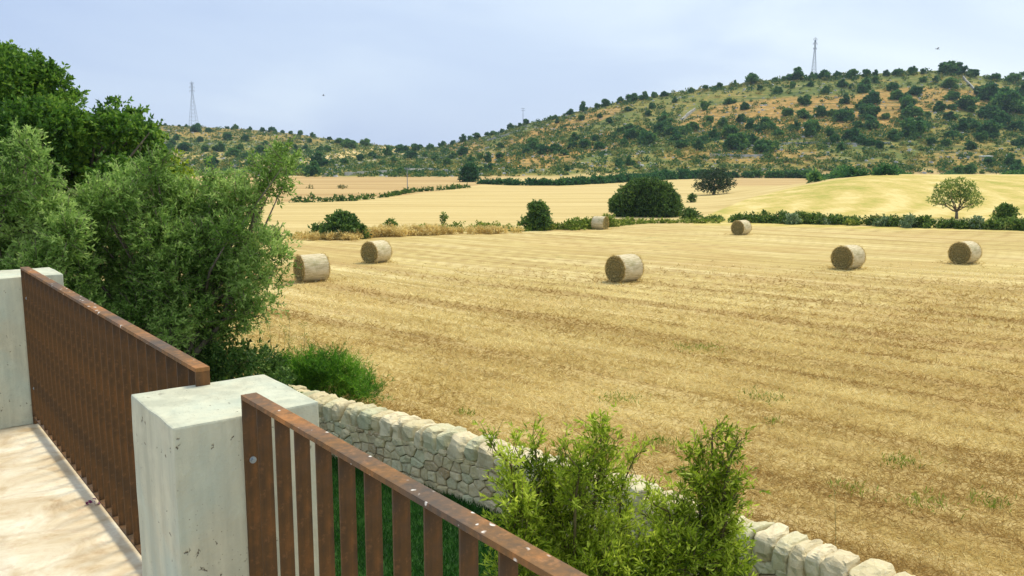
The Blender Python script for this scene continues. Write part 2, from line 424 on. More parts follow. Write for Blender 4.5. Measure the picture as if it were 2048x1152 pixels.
M_drystem = bark_mat('dry_stem', (.25, .24, .09), (.42, .38, .17), 40)

ground = build_ground()

# ------------------------------------------------------------------ terrace, pillars, railings
AL = np.array([.61, -.7924, 0]); AL /= np.linalg.norm(AL)      # along the railing, towards the camera
NO = np.array([-AL[1], AL[0], 0])                               # outwards, to the garden
def rp(s, n, z): return AL*s+NO*n+np.array([0, 0, z])
FLOOR = -1.80; LAWN = -4.58

def concrete_mat(name, base, warm):
    m = Mat(name, .9, .2)
    n1 = m.noise(2.2, 5, .6); n2 = m.noise(9, 5, .65)
    str_ = m.noise(1, 4, .6, vec=m.mapping(scale=(9, 9, .9)))
    c = m.mix(m.ramp(n1, [(.35, 0), (.7, 1)]), base, warm)
    c = m.mix(m.ramp(str_, [(.42, .5), (.6, 0)]), c, tuple(q*.6 for q in base))
    c = m.mix(m.ramp(n2, [(.5, 0), (.75, .5)]), c, tuple(min(1, q*1.22) for q in base))
    c = m.mix(m.ramp(m.noise(1.6, 4, .6, dist=.5), [(.45, 0), (.62, .55)]), c, (.42, .52, .46))  # blue-green blotches: the cool light on the pillars, put into the colour
    pit = m.voro(26, vec=m.mix(.08, m.co, m.noise(25, 3, out='Color'))); pm = m.ramp(m.noise(5, 2), [(.46, 0), (.54, 1)])
    pits = m.math('MULTIPLY', m.ramp(pit, [(.07, 1), (.15, 0)]), pm)
    c = m.mix(pits, c, (.14, .12, .09))
    pit2 = m.ramp(m.voro(60), [(.09, .7), (.14, 0)])
    c = m.mix(m.math('MULTIPLY', pit2, m.ramp(m.noise(7, 2), [(.5, 0), (.58, 1)])), c, (.18, .16, .12))
    m.color(c)
    h = m.math('SUBTRACT', m.math('ADD', m.math('MULTIPLY', n2, .5), m.noise(60, 3)), m.math('MULTIPLY', pits, 1.5))
    m.bump(h, .55, .006); return m.m
M_conc = concrete_mat('cast_concrete', (.53, .54, .42), (.64, .60, .44))
def floor_mat():
    m = Mat('paving_stone', .85, .25)
    v = m.mapping(scale=(1, 1, 1))
    wob = m.mix(.12, v, m.noise(2.5, 4, .6, out='Color'))
    e1 = m.voro(1.9, vec=wob, feature='DISTANCE_TO_EDGE')
    cell = m.voro(1.9, vec=wob, out='Color')
    n1 = m.noise(3.5, 6, .65, dist=.6); n2 = m.noise(16, 5, .7)
    c = m.ramp(n1, [(.30, (.42, .29, .16)), (.42, (.60, .48, .31)), (.54, (.70, .60, .43)), (.66, (.78, .71, .55))])
    c = m.mix(m.ramp(n2, [(.55, 0), (.75, .5)]), c, (.50, .30, .18))
    c = m.mix(m.ramp(m.math('ADD', e1, m.math('MULTIPLY', n2, .04)), [(.015, .35), (.05, 0)]), c, (.44, .31, .19))
    st = m.noise(1, 5, .7, vec=m.mapping(rot=(0, 0, .9), scale=(2.2, 4, 1)), dist=.7)
    c = m.mix(m.ramp(st, [(.60, 0), (.70, .5)]), c, (.40, .27, .15))
    m.color(c); m.bump(m.math('ADD', n1, m.ramp(e1, [(0, 0), (.06, 1)])), .4, .01); return m.m
def corten_mat(name, tone=1.0, spots=False):
    m = Mat(name, .75, .35)
    n1 = m.noise(5, 5, .65); n2 = m.noise(45, 4, .7)
    ver = m.noise(1, 4, .6, vec=m.mapping(scale=(40, 40, 1.6)))
    a = tuple(q*tone for q in (.085, .055, .030)); b = tuple(q*tone for q in (.18, .090, .030)); d = tuple(q*tone for q in (.36, .150, .040))
    c = m.ramp(m.math('MULTIPLY_ADD', n1, .6, m.math('MULTIPLY', ver, .4)), [(.36, a), (.5, b), (.64, d)])
    c = m.mix(m.ramp(n2, [(.55, 0), (.72, .55)]), c, tuple(q*tone for q in (.40, .19, .075)))
    c = m.mix(m.ramp(m.noise(2.2, 4), [(.52, 0), (.62, .45)]), c, (.060, .065, .070))
    if spots:
        sp = m.ramp(m.voro(26, vec=m.mix(.03, m.co, m.noise(30, 2, out='Color'))), [(.13, 1), (.19, 0)])
        msk = m.ramp(m.noise(9, 3), [(.50, 0), (.55, 1)])
        c = m.mix(m.math('MULTIPLY', sp, msk), c, (.72, .68, .62))
    m.color(c); m.bump(n2, .4, .003); return m.m
M_rail = corten_mat('rusty_steel_rail', 1.08, True)
M_bar = corten_mat('rusty_steel_bar', .58)
M_floor = floor_mat()
M_bolt = Mat('bolt_steel', .45, .5); M_bolt.b.inputs['Metallic'].default_value = .6; M_bolt.color((.30, .36, .42)); M_bolt = M_bolt.m

# terrace slab: floor and the storey below it
fb = MB()
fb.box(rp(-9, -5.0, FLOOR-.10), AL*12.5, NO*6.13, (0, 0, .10))
tf = fb.build('terrace_floor', M_floor, bevel=.008); tag(tf, kind='structure')
wb = MB(); wb.box(rp(-9, -5.0, LAWN-.4), AL*12.5, NO*6.08, (0, 0, FLOOR-.102-LAWN+.4))
hw = wb.build('house_wall', M_conc); tag(hw, 'plain concrete wall of the storey below the terrace', 'wall')

def pillar(s0, s1, n0, n1, top, label, seed):
    r = np.random.default_rng(seed)
    bm = bmesh.new()
    bmesh.ops.create_cube(bm, size=1)
    L, W, Hh = s1-s0, n1-n0, top-FLOOR
    for v in bm.verts: v.co = Vector((v.co.x*L, v.co.y*W, v.co.z*Hh))
    bmesh.ops.bevel(bm, geom=[e for e in bm.edges], offset=.007, segments=2, affect='EDGES', profile=.6)
    bmesh.ops.subdivide_edges(bm, edges=[e for e in bm.edges if e.calc_length() > .1], cuts=14, use_grid_fill=True)
    for v in bm.verts:
        q = v.co*9+Vector((seed*3.1, 0, 0)); edge = 1 if (abs(abs(v.co.x)-L/2) < .012) + (abs(abs(v.co.y)-W/2) < .012) + (abs(abs(v.co.z)-Hh/2) < .012) >= 2 else .25
        v.co += Vector((noise.noise(q), noise.noise(q+Vector((9, 0, 0))), noise.noise(q+Vector((0, 7, 0)))))*.0028*edge
    me = bpy.data.meshes.new('concrete_pillar'); bm.to_mesh(me); bm.free(); me.materials.append(M_conc)
    for p_ in me.polygons: p_.use_smooth = False
    o = link(bpy.data.objects.new('concrete_pillar', me))
    cpt = rp((s0+s1)/2, (n0+n1)/2, (top+FLOOR)/2); o.location = tuple(cpt)
    o.rotation_euler = (0, 0, math.atan2(AL[1], AL[0]))
    return tag(o, label, 'pillar', 'concrete pillars of the terrace')
pillar(-3.035, -2.572, .722, 1.188, -.785, 'square pale concrete pillar standing between the two railing sections', 1)
pillar(-7.04, -6.565, .70, 1.185, -.785, 'concrete pillar at the far end of the railing, cut by the left edge', 2)

def railing(s0, s1, first, label, extra_first=False):
    root = empty('railing', rp(s0, .95, FLOOR))
    inv = np.array(root.location)
    def sh(mb, name, mat, bevel=.0):
        o = mb.build(name, mat, None, bevel=bevel); me = o.data
        co = np.empty(len(me.vertices)*3, dtype=np.float32); me.vertices.foreach_get('co', co)
        co = co.reshape(-1, 3)-inv.astype(np.float32); me.vertices.foreach_set('co', co.ravel()); me.update()
        o.parent = root; return o
    t = MB(); t.box(rp(s0, .930, -.735), AL*(s1-s0), NO*.050, (0, 0, .015)); sh(t, 'top_rail', M_rail, .0015)
    t = MB(); t.box(rp(s0+.011, .9325, FLOOR+.05), AL*(s1-s0-.022), NO*.045, (0, 0, .010)); sh(t, 'bottom_rail', M_bar, .001)
    for sp, sign in ((s0, 1), (s1-.010, -1)):
        t = MB(); t.box(rp(sp, .9305, FLOOR+.002), AL*.010, NO*.049, (0, 0, -.7352-FLOOR-.002)); po = sh(t, 'post', M_bar, .001)
        for z in (-.93, -1.55):
            b = MB(); c0 = rp(sp+(.010 if sign > 0 else 0), .9555, z); d = AL*sign
            b.tube([c0-d*.001, c0+d*.003], [.011, .011], 14, .5); b.tube([c0+d*.003, c0+d*.009], [.0065, .0055], 6, .5)
            bo = b.build('bolt', M_bolt); me = bo.data
            co = np.empty(len(me.vertices)*3, dtype=np.float32); me.vertices.foreach_get('co', co)
            me.vertices.foreach_set('co', (co.reshape(-1, 3)-inv.astype(np.float32)).ravel()); me.update(); bo.parent = po
    s = first; proto = None
    while s < s1-.03:
        if proto is None:
            t = MB(); t.box(rp(0, .933, FLOOR+.0605), AL*.007, NO*.044, (0, 0, -.7355-FLOOR-.0605)); proto = sh(t, 'baluster', M_bar, .001)
            me = proto.data; co = np.empty(len(me.vertices)*3, dtype=np.float32); me.vertices.foreach_get('co', co)
            me.vertices.foreach_set('co', (co.reshape(-1, 3)+(rp(s0, .95, FLOOR)-rp(0, .95, FLOOR)).astype(np.float32)).ravel()); me.update()
            b = proto
        else:
            b = proto.copy(); link(b, root)
        b.location = tuple(AL*(s-s0)+NO*rng.normal(0, .0004)); b.rotation_euler = (0, 0, 0)
        s += .1335
    tag(root, label, 'railing', 'rusty steel railings of the terrace'); return root
railing(-6.565, -3.0, -6.43, 'rusty brown steel railing between the two concrete pillars')
railing(-2.573, 1.6, -2.457, 'rusty steel railing nearest the viewer with a white-spotted top rail')

# dried petals blown against the railing foot
pm = Mat('purple_petal', .6); pm.color((.22, .04, .12)); pv = []
c0 = at_z(188, 1008, FLOOR+.004)
(Vp, Fp, Tp) = leaves(c0+rng.normal(size=(9, 3))*[.03, .03, .004]+[0, 0, .006], unit(rng.normal(size=(9, 3))*[1, 1, .25]), .032, .022, rng.uniform(0, 1, 9), .1)
o = mesh_np('petals', Vp-c0, Fp, pm.m); o.location = tuple(c0)
tag(o, 'small purple petals lying at the foot of the railing', 'petals', kind='stuff')

# ------------------------------------------------------------------ lawn
WALL_PX = [(640, 785), (820, 830), (1000, 880), (1280, 960), (1500, 1035), (1830, 1152)]
WP = [at_z(u, v, -3.8) for u, v in WALL_PX]
d0 = unit(WP[0]-WP[1]); WP = [WP[0]+d0*1.2]+WP+[WP[-1]+unit(WP[-1]-WP[-2])*q for q in (2.5, 6)]
WP = np.array(WP)[:, :2]
def wall_pt(s):
    seg = np.linalg.norm(np.diff(WP, axis=0), axis=1); cum = np.concatenate([[0], np.cumsum(seg)])
    s = min(max(s, 0), cum[-1]-1e-6); i = int(np.searchsorted(cum, s, side='right')-1); i = min(i, len(seg)-1)
    d = (WP[i+1]-WP[i])/seg[i]; p_ = WP[i]+d*(s-cum[i])
    i2 = min(i+1, len(seg)-1); k = (s-cum[i])/seg[i]; d2 = (WP[i2+1]-WP[i2])/seg[i2]
    dd = d*(1-k*.5)+d2*k*.5 if k > .5 else d; dd /= np.linalg.norm(dd)
    return p_, dd, np.array([dd[1], -dd[0]])                 # point, along, inward (towards the garden)
WLEN = float(np.sum(np.linalg.norm(np.diff(WP, axis=0), axis=1)))
M_soil = Mat('lawn_soil'); M_soil.color(M_soil.ramp(M_soil.noise(3, 4), [(.35, (.012, .045, .008)), (.65, (.03, .09, .014))])); M_soil = M_soil.m
mids = []
for s in np.linspace(0, WLEN, 26):
    p_, d, inn = wall_pt(s); mids.append(p_+inn*.12)
ext = [mids[0]+np.array([-8, 9.]), mids[0]+np.array([-3.5, 3.2])]
poly = ext+mids
lv = [(q[0], q[1], LAWN-.02) for q in poly]+[(-18, 22, LAWN-.02), (-26, 2, LAWN-.02), (2, -10, LAWN-.02), (10, -6, LAWN-.02)]
nb_ = len(poly)
lo = mesh_np('lawn', lv, [list(range(nb_))[::-1]+[nb_+3, nb_+2, nb_+1, nb_][0:0]+[nb_, nb_+1, nb_+2, nb_+3]], M_soil)
tag(lo, kind='structure')
def in_view(P, m=60):
    u, v = proj(P[:, 0], P[:, 1], P[:, 2]); return (P[:, 1] > 1) & (u > -m) & (u < 2048+m) & (v > -m) & (v < 1152+m)
N = 90000
S = rng.uniform(0, 11.5, N); off = rng.uniform(.14, 3.2, N)
pp = np.array([wall_pt(s)[0] for s in np.linspace(0, 11.5, 400)]); ii = np.array([wall_pt(s)[2] for s in np.linspace(0, 11.5, 400)])
k = (S/11.5*399).astype(int)
P_ = np.column_stack([pp[k]+ii[k]*off[:, None]+rng.normal(0, .02, (N, 2)), np.full(N, LAWN-.02)])
P_ = P_[in_view(P_)]; N = len(P_)
D_ = unit(np.column_stack([rng.normal(0, .45, (N, 2)), np.ones(N)]))
V, Fc, T = leaves(P_, D_, rng.uniform(.05, .11, N), .010, np.clip(rng.normal(.45, .22, N), 0, 1))
tag(mesh_np('lawn_grass', V, Fc, M_lawn, tint=T), 'short dark green lawn grass between terrace and stone wall', 'grass', kind='stuff')

# ------------------------------------------------------------------ dry stone wall
def stone_mat():
    m = Mat('limestone_rubble', .9, .2)
    n1 = m.noise(7, 5, .65); n2 = m.noise(30, 5, .7)
    t = m.attr('tint')
    c = m.ramp(t, [(.0, (.38, .27, .14)), (.08, (.46, .37, .22)), (.14, (.52, .44, .25)), (.4, (.62, .54, .33)), (.58, (.50, .50, .32)), (.72, (.66, .57, .36)), (.86, (.56, .47, .29)), (1, (.74, .65, .44))])
    c = m.mix(m.ramp(n1, [(.46, 0), (.7, .55)]), c, (.44, .34, .19))
    c = m.mix(m.ramp(n2, [(.52, 0), (.72, .5)]), c, (.76, .73, .62))
    c = m.mix(m.ramp(m.noise(14, 5, .75), [(.60, 0), (.70, .45)]), c, (.24, .23, .17))
    m.color(c); m.bump(m.math('ADD', n2, m.noise(90, 3)), .5, .008); return m.m
M_stone = stone_mat()
M_core = Mat('wall_core'); M_core.color((.07, .06, .045)); M_core = M_core.m
def wall_frame(s, inn, z):
    p_, d, n_ = wall_pt(s); return np.array([*(p_+n_*inn), z])
def lumpy(mb, cx_, half, tint, seed, nu=14, nv=9, rough=.13, face=None):
    """rounded irregular stone; cx_ = (s, inward, z), half = half sizes; blunt super-ellipsoid with flaked facets"""
    V = []
    facets = [(unit(rng.normal(size=3)), rng.uniform(.82, 1.08)) for _ in range(9)]
    for j in range(nv+1):
        ph = -math.pi/2+math.pi*j/nv
        for i in range(nu):
            th = 2*math.pi*i/nu
            q = np.array([math.cos(ph)*math.cos(th), math.cos(ph)*math.sin(th), math.sin(ph)])
            q = np.sign(q)*np.abs(q)**.50
            for fn, fd in facets:
                e_ = q@fn
                if e_ > fd: q = q-fn*(e_-fd)*.8
            q = q*(1+rough*noise.noise(Vector(q*1.9+seed))+.06*noise.noise(Vector(q*5+seed)))
            V.append(wall_frame(cx_[0]+q[0]*half[0], cx_[1]+q[1]*half[1], cx_[2]+q[2]*half[2]))
    Fc = []
    for j in range(nv):
        for i in range(nu): Fc.append([j*nu+i, j*nu+(i+1) % nu, (j+1)*nu+(i+1) % nu, (j+1)*nu+i])
    mb.add(V, Fc, tint)
def clip_poly(poly, a, b, c):
    out = []
    for i in range(len(poly)):
        p_, q = poly[i], poly[(i+1) % len(poly)]
        dp = a*p_[0]+b*p_[1]-c; dq = a*q[0]+b*q[1]-c
        if dp <= 0: out.append(p_)
        if dp*dq < 0:
            k_ = dp/(dp-dq); out.append((p_[0]+(q[0]-p_[0])*k_, p_[1]+(q[1]-p_[1])*k_))
    return out
def stone_wall():
    root = empty('dry_stone_wall', wall_frame(6, .2, LAWN))
    off = np.array(root.location)
    L = WLEN; zt = -3.80; zc = zt-.28; zb = LAWN-.05
    # coping stones, set on edge
    mb = MB(); s = .05; i = 0
    while s < L:
        w = random.choice([.17, .20, .24, .27, .31])*random.uniform(.88, 1.12)
        tt = random.choice([.02, .1]) if random.random() < .06 else random.uniform(.3, 1)
        lumpy(mb, (s+w/2, .215+random.uniform(-.02, .02), zc+.155+random.uniform(-.012, .012)), (w/2*1.12, .250*random.uniform(.97, 1.04), .180*random.uniform(.97, 1.05)), tt, i*7.3, 18, 14, .13)
        s += w; i += 1
    for s in np.arange(.15, L, .33):                      # wedge stones between the coping
        for side in (.02, .40):
            lumpy(mb, (s+random.uniform(-.1, .1), side, zc+random.uniform(0, .06)), (.07, .06, .05), random.uniform(0, 1), s*3, 8, 6)
    V = [tuple(np.array(q)-off) for q in mb.v]; mb.v = V; mb.build('coping', M_stone, root, smooth=False)
    # faced sides from irregular fitted stones
    def face(inn0, sign, L0, L1, name):
        mb = MB(); r = random.Random(5 if sign > 0 else 9)
        H_ = zc+.06-zb; pts = []
        y = .0; row = 0
        while y < H_:
            hgt = r.choice([.08, .11, .14, .17]); x = L0-.1
            while x < L1+.1:
                w = r.uniform(.11, .30); pts.append((x+w/2, y+hgt/2+r.uniform(-.035, .035))); x += w
            y += hgt; row += 1
        P = np.array(pts)
        for i, (x, y) in enumerate(pts):
            poly = [(x-.4, max(0, y-.3)), (x+.4, max(0, y-.3)), (x+.4, min(H_, y+.3)), (x-.4, min(H_, y+.3))]
            d2 = (P[:, 0]-x)**2*.5+(P[:, 1]-y)**2
            for j in np.argsort(d2)[1:16]:
                a, b = (P[j, 0]-x)*.5, P[j, 1]-y; c_ = a*(P[j, 0]+x)/2+b*(P[j, 1]+y)/2
                ln = math.hypot(a, b); poly = clip_poly(poly, a, b, c_-ln*.0045)
                if len(poly) < 3: break
            if len(poly) < 3: continue
            # resample outline, wobble
            out = []
            for k_ in range(len(poly)):
                p0, p1 = poly[k_], poly[(k_+1) % len(poly)]
                ln = math.hypot(p1[0]-p0[0], p1[1]-p0[1]); m_ = max(1, int(ln/.045))
                for q in range(m_): out.append((p0[0]+(p1[0]-p0[0])*q/m_, p0[1]+(p1[1]-p0[1])*q/m_))
            cxs = np.mean([q[0] for q in out]); cys = np.mean([q[1] for q in out]); n_ = len(out)
            if n_ < 4: continue
            dep = r.uniform(.015, .05); V = []
            batter = lambda z: (H_-z)*.06
            for ring, (sc_, dd) in enumerate([(1, -.06), (1, -.002), (.965, .6), (.87, .92), (.55, 1.05), (.2, 1.0)]):
                for q in out:
                    a = cxs+(q[0]-cxs)*sc_; b = cys+(q[1]-cys)*sc_
                    h_ = dd*dep if dd > 0 else dd
                    h_ += (.022*noise.noise(Vector((a*7, b*7, i*1.7)))+.010*noise.noise(Vector((a*22, b*22, i)))) if ring >= 2 else 0
                    V.append(wall_frame(a, inn0+sign*(h_+batter(b)), zb+b)-off)
            V.append(wall_frame(cxs, inn0+sign*(dep+batter(cys)), zb+cys)-off)
            Fc = []
            for g in range(5):
                for k_ in range(n_): Fc.append([g*n_+k_, g*n_+(k_+1) % n_, (g+1)*n_+(k_+1) % n_, (g+1)*n_+k_])
            for k_ in range(n_): Fc.append([5*n_+k_, 5*n_+(k_+1) % n_, 6*n_])
            mb.add(V, Fc, r.uniform(0, .1) if r.random() < .12 else r.uniform(.2, .95))
        mb.build(name, M_stone, root)
    face(.42, 1, 0, 12.5, 'garden_face')
    face(.03, -1, 0, 12.5, 'field_face')
    mb = MB(); prev = None
    ss = np.linspace(.04, L-.02, 60)
    for a, b in zip(ss[:-1], ss[1:]):
        q = [wall_frame(a, .05, zb-.1), wall_frame(b, .05, zb-.1), wall_frame(b, .41, zb-.1), wall_frame(a, .41, zb-.1), wall_frame(a, .05, zc+.02), wall_frame(b, .05, zc+.02), wall_frame(b, .41, zc+.02), wall_frame(a, .41, zc+.02)]
        mb.add([x-off for x in q], [[4, 5, 6, 7], [0, 1, 5, 4], [2, 3, 7, 6]]+([[3, 0, 4, 7]] if a == ss[0] else [])+([[1, 2, 6, 5]] if b == ss[-1] else []))
    mb.build('core', M_core, root)
    tag(root, 'low dry stone wall of pale limestone between the lawn and the stubble field', 'stone wall')
stone_wall()

# ------------------------------------------------------------------ straw on the near field
def inside_wall(P):
    """true where a point lies on the garden side of the wall line"""
    best = np.full(len(P), 1e9); side = np.zeros(len(P))
    for i in range(len(WP)-1):
        a, b = WP[i], WP[i+1]; d = b-a; L2 = d@d
        k_ = np.clip(((P[:, :2]-a)@d)/L2, 0, 1); q = a+k_[:, None]*d; r_ = P[:, :2]-q; ds = np.hypot(r_[:, 0], r_[:, 1])
        sd_ = r_[:, 0]*d[1]-r_[:, 1]*d[0]; m_ = ds < best; best[m_] = ds[m_]; side[m_] = sd_[m_]
    return (side > 0) | (best < .08)
def scatter(N, y0, y1, u0=180, u1=2750, far=False):
    Y = y0*(y1/y0)**rng.uniform(0, 1, N) if far else np.sqrt(rng.uniform(y0*y0, y1*y1, N)); U = rng.uniform(u0, u1, N); X = (U-CX)/(F/PC)*Y
    return X, Y, gz(X, Y)
def straw(name, N, y0, y1, l0, l1, w, lean, label, mat):
    X, Y, Z = scatter(N, y0, y1, far=y1 > 30); bd = band(X, Y)
    r1 = X*math.cos(R(43))+Y*math.sin(R(43))
    dens = .5+.5*fbm(X*1.0, Y, .9, 31)
    rows = .5+.5*np.sin(r1*7.1+1.5*fbm(X, Y, .25, 32))
    keep = rng.uniform(0, 1, N) < np.clip(.35+.4*dens+.35*rows-.25*bd, 0, 1)*(1-sm((Y-20)/30))
    P = np.column_stack([X, Y, Z-.01])[keep]; rr = bd[keep]
    k2 = ~inside_wall(P); P = P[k2]; rr = rr[k2]; n = len(P)
    th = rng.uniform(0, 2*math.pi, n); el = np.abs(rng.normal(0, lean, n))
    D = np.column_stack([np.cos(th)*np.cos(el), np.sin(th)*np.cos(el), np.sin(el)+.04]); D = unit(D)
    t = np.clip(rng.normal(.62, .17, n)-.85*rr+.12*np.clip((P[:, 1]-20)/20, 0, 1)+.14*fbm(P[:, 0], P[:, 1], .4, 40)-.22*np.clip((24-P[:, 1])/13, 0, 1), 0, 1)
    w = w*(P[:, 1]/y0)**.85; l0 = l0*(P[:, 1]/y0)**.35; l1 = l1*(P[:, 1]/y0)**.35
    V, Fc, T = leaves(P+[0, 0, .005], D, rng.uniform(l0, l1, n), w, t, .05)
    o = mesh_np(name, V, Fc, mat, tint=T); tag(o, label, 'straw', kind='stuff')
straw('loose_straw', 470000, 8.3, 50, .065, .19, .0078, .45, 'loose dry straw and short golden stubble covering the bale field', M_straw)

# a few green weeds in the stubble
wp = []
for u, v, r_ in [(1240, 800, .5), (930, 832, .2), (1545, 850, .15), (1530, 800, .5), (1850, 1010, .4), (1985, 1010, .35), (1700, 985, .3), (1320, 890, .4), (1400, 700, .8), (1800, 930, .4)]:
    c_ = ground_at(u, v); n = int(260*r_)
    wp.append(np.column_stack([c_[0]+rng.normal(0, r_*.5, n), c_[1]+rng.normal(0, r_*.5, n), np.full(n, c_[2])]))
P = np.concatenate(wp); n = len(P)
V, Fc, T = leaves(P, unit(np.column_stack([rng.normal(0, .6, (n, 2)), np.ones(n)])), rng.uniform(.06, .16, n), .02, rng.uniform(.1, .7, n))
tag(mesh_np('field_weeds', V, Fc, M_weed, tint=T), 'sparse low green weeds growing through the stubble', 'weeds', kind='stuff')

# ------------------------------------------------------------------ straw bales
def bale_mats():
    m = Mat('bale_wrap_straw', .9, .15)
    n1 = m.noise(1, 5, .7, vec=m.mapping(scale=(3, 22, 22))); n2 = m.noise(30, 4, .7)
    c = m.ramp(n1, [(.32, (.36, .29, .14)), (.5, (.60, .51, .32)), (.66, (.76, .67, .48))])
    c = m.mix(m.ramp(n2, [(.5, 0), (.7, .5)]), c, (.72, .64, .46))
    c = m.mix(m.ramp(m.noise(2.5, 3), [(.52, 0), (.64, .35)]), c, (.34, .33, .14))
    m.color(c); m.bump(m.math('ADD', n1, n2), .7, .03)
    e_ = Mat('bale_end_straw', .95, .1)
    sep = e_.n('ShaderNodeSeparateXYZ'); e_.l(e_.co, sep.inputs[0])
    rad = e_.math('SQRT', e_.math('ADD', e_.math('POWER', sep.outputs[1], 2), e_.math('POWER', sep.outputs[2], 2)))
    ang = e_.math('ARCTAN2', sep.outputs[2], sep.outputs[1])
    sw = e_.math('SINE', e_.math('ADD', e_.math('ADD', e_.math('MULTIPLY', rad, 48), ang), e_.math('MULTIPLY', e_.noise(5, 4, .7), 9)))
    n2 = e_.noise(26, 5, .8)
    c = e_.ramp(n2, [(.34, (.085, .07, .022)), (.48, (.235, .195, .075)), (.60, (.36, .30, .13)), (.7, (.55, .47, .27))])
    c = e_.mix(e_.math('MULTIPLY', e_.ramp(sw, [(.2, .55), (.9, 0)]), .9), c, (.13, .11, .04))
    e_.color(c); e_.bump(e_.math('ADD', e_.math('MULTIPLY', sw, .3), n2), .9, .04)
    return m.m, e_.m
M_wrap, M_end = bale_mats()
def make_bale():
    root = empty('straw_bale', (0, 0, 0)); r0, w = .625, 1.2; nu, nv = 64, 20
    def rr(a, x, k_):
        rad = r0*(1-.035*abs(x/(w/2))**8)+.012*noise.noise(Vector((x*3, math.cos(a)*4, math.sin(a)*4+k_)))+.006*noise.noise(Vector((x*14, math.cos(a)*16, math.sin(a)*16)))
        y, z = rad*math.cos(a), rad*math.sin(a); z = max(z, -r0+.03+.01*noise.noise(Vector((x*5, y*5, 0)))); return y, z
    V = []; Fc = []
    for i in range(nv+1):
        x = -w/2+w*i/nv
        for j in range(nu):
            y, z = rr(2*math.pi*j/nu, x, 0); V.append((x, y, z+r0-.03))
    for i in range(nv):
        for j in range(nu): Fc.append([i*nu+j, i*nu+(j+1) % nu, (i+1)*nu+(j+1) % nu, (i+1)*nu+j])
    # material coordinates are centred on the axis
    cz = r0-.03
    wr = mesh_np('net_wrap', np.array(V)-[0, 0, cz], Fc, M_wrap, root, smooth=True); wr.location = (0, 0, cz)
    for sgn in (-1, 1):
        V = []; Fc = []; nr = 12
        for i in range(nr+1):
            k_ = 1-i/nr
            for j in range(nu):
                a = 2*math.pi*j/nu; y, z = rr(a, sgn*w/2, 0)
                V.append((sgn*(w/2+.035*(1-k_**6)+(.02*noise.noise(Vector((y*k_*9, z*k_*9, sgn)))+.01*math.sin(k_*40+a) if 0 < i else 0)), y*k_, z*k_))
        for i in range(nr):
            for j in range(nu): Fc.append([i*nu+j, i*nu+(j+1) % nu, (i+1)*nu+(j+1) % nu, (i+1)*nu+j])
        e_ = mesh_np('straw_end', V, Fc, M_end, root, smooth=True); e_.location = (0, 0, cz)
    # loose strands round the rim and on the ends
    n = 2600; a = rng.uniform(0, 2*math.pi, n); sg = rng.choice([-1, 1], n); rd = r0*np.sqrt(rng.uniform(0.0, 1, n))
    rim = rng.uniform(0, 1, n) < .3; rd[rim] = r0*.985
    P = np.column_stack([sg*(w/2+.02*(~rim)-.02*rim), rd*np.cos(a), np.maximum(rd*np.sin(a), -r0+.04)])
    D = unit(np.column_stack([sg*rng.uniform(.05, .5, n), -np.sin(a)+rng.normal(0, .6, n), np.cos(a)+rng.normal(0, .6, n)]))
    V, Fc, T = leaves(P, D, rng.uniform(.05, .16, n), .014, np.clip(rng.normal(.42, .25, n), 0, 1))
    s_ = mesh_np('loose_strands', V, Fc, M_straw, root, tint=T); s_.location = (0, 0, cz); s_['kind'] = 'stuff'
    return root
def copy_tree(o, parent=None):
    kids = list(o.children); c_ = o.copy(); link(c_)
    if parent is not None: c_.parent = parent
    for ch in kids: copy_tree(ch, c_)
    return c_
bale0 = make_bale()
BALES = [(624, 556, 56, 67, -1, 'leftmost straw bale, seen mostly side-on next to the olive tree'),
         (753, 523, 45, 41, -1, 'straw bale just right of the leftmost one, below the dark rounded bush'),
         (1248, 562, 56, 43, -1, 'large straw bale alone in the middle of the stubble field'),
         (1200, 458, 27, 64, 1, 'small distant straw bale against the green weeds of the field edge'),
         (1482, 476, 30, 30, -1, 'small straw bale below the hedge, right of the big round tree'),
         (1695, 533, 49, 29, -1, 'straw bale in the right part of the field, the nearer of the two there'),
         (1928, 525, 46, 26, -1, 'rightmost straw bale, below the small open tree')]
for i, (u, v, s, phi, sg, lab) in enumerate(BALES):
    Y = 1.25*F/s; p_ = on_ground(u, Y)
    b = bale0 if i == 0 else copy_tree(bale0)
    view = math.atan2(p_[1], p_[0])                     # direction of sight
    axis = view+math.pi+sg*R(phi)
    b.location = (p_[0], p_[1], p_[2]-.01); b.rotation_euler = (0, 0, axis+R(rng.uniform(-1, 1)))
    tag(b, lab, 'straw bale', 'straw bales lying on the field')

_P = []
for u, v, s, phi, sg, lab in BALES:
    c_ = on_ground(u, 1.25*F/s); n = 420; a = rng.uniform(0, 6.283, n); q = .55+np.abs(rng.normal(0, .45, n))
    _P.append(np.column_stack([c_[0]+np.cos(a)*q, c_[1]+np.sin(a)*q, np.full(n, c_[2]-.01)]))
_P = np.concatenate(_P); n = len(_P)
V, Fc, T = leaves(_P, unit(np.column_stack([rng.normal(size=(n, 2)), np.abs(rng.normal(0, .35, n))])), rng.uniform(.10, .28, n), .03, np.clip(rng.normal(.6, .2, n), 0, 1), .05)
tag(mesh_np('spilt_straw', V, Fc, M_straw, tint=T), 'loose straw spilt round the feet of the bales', 'straw', kind='stuff')

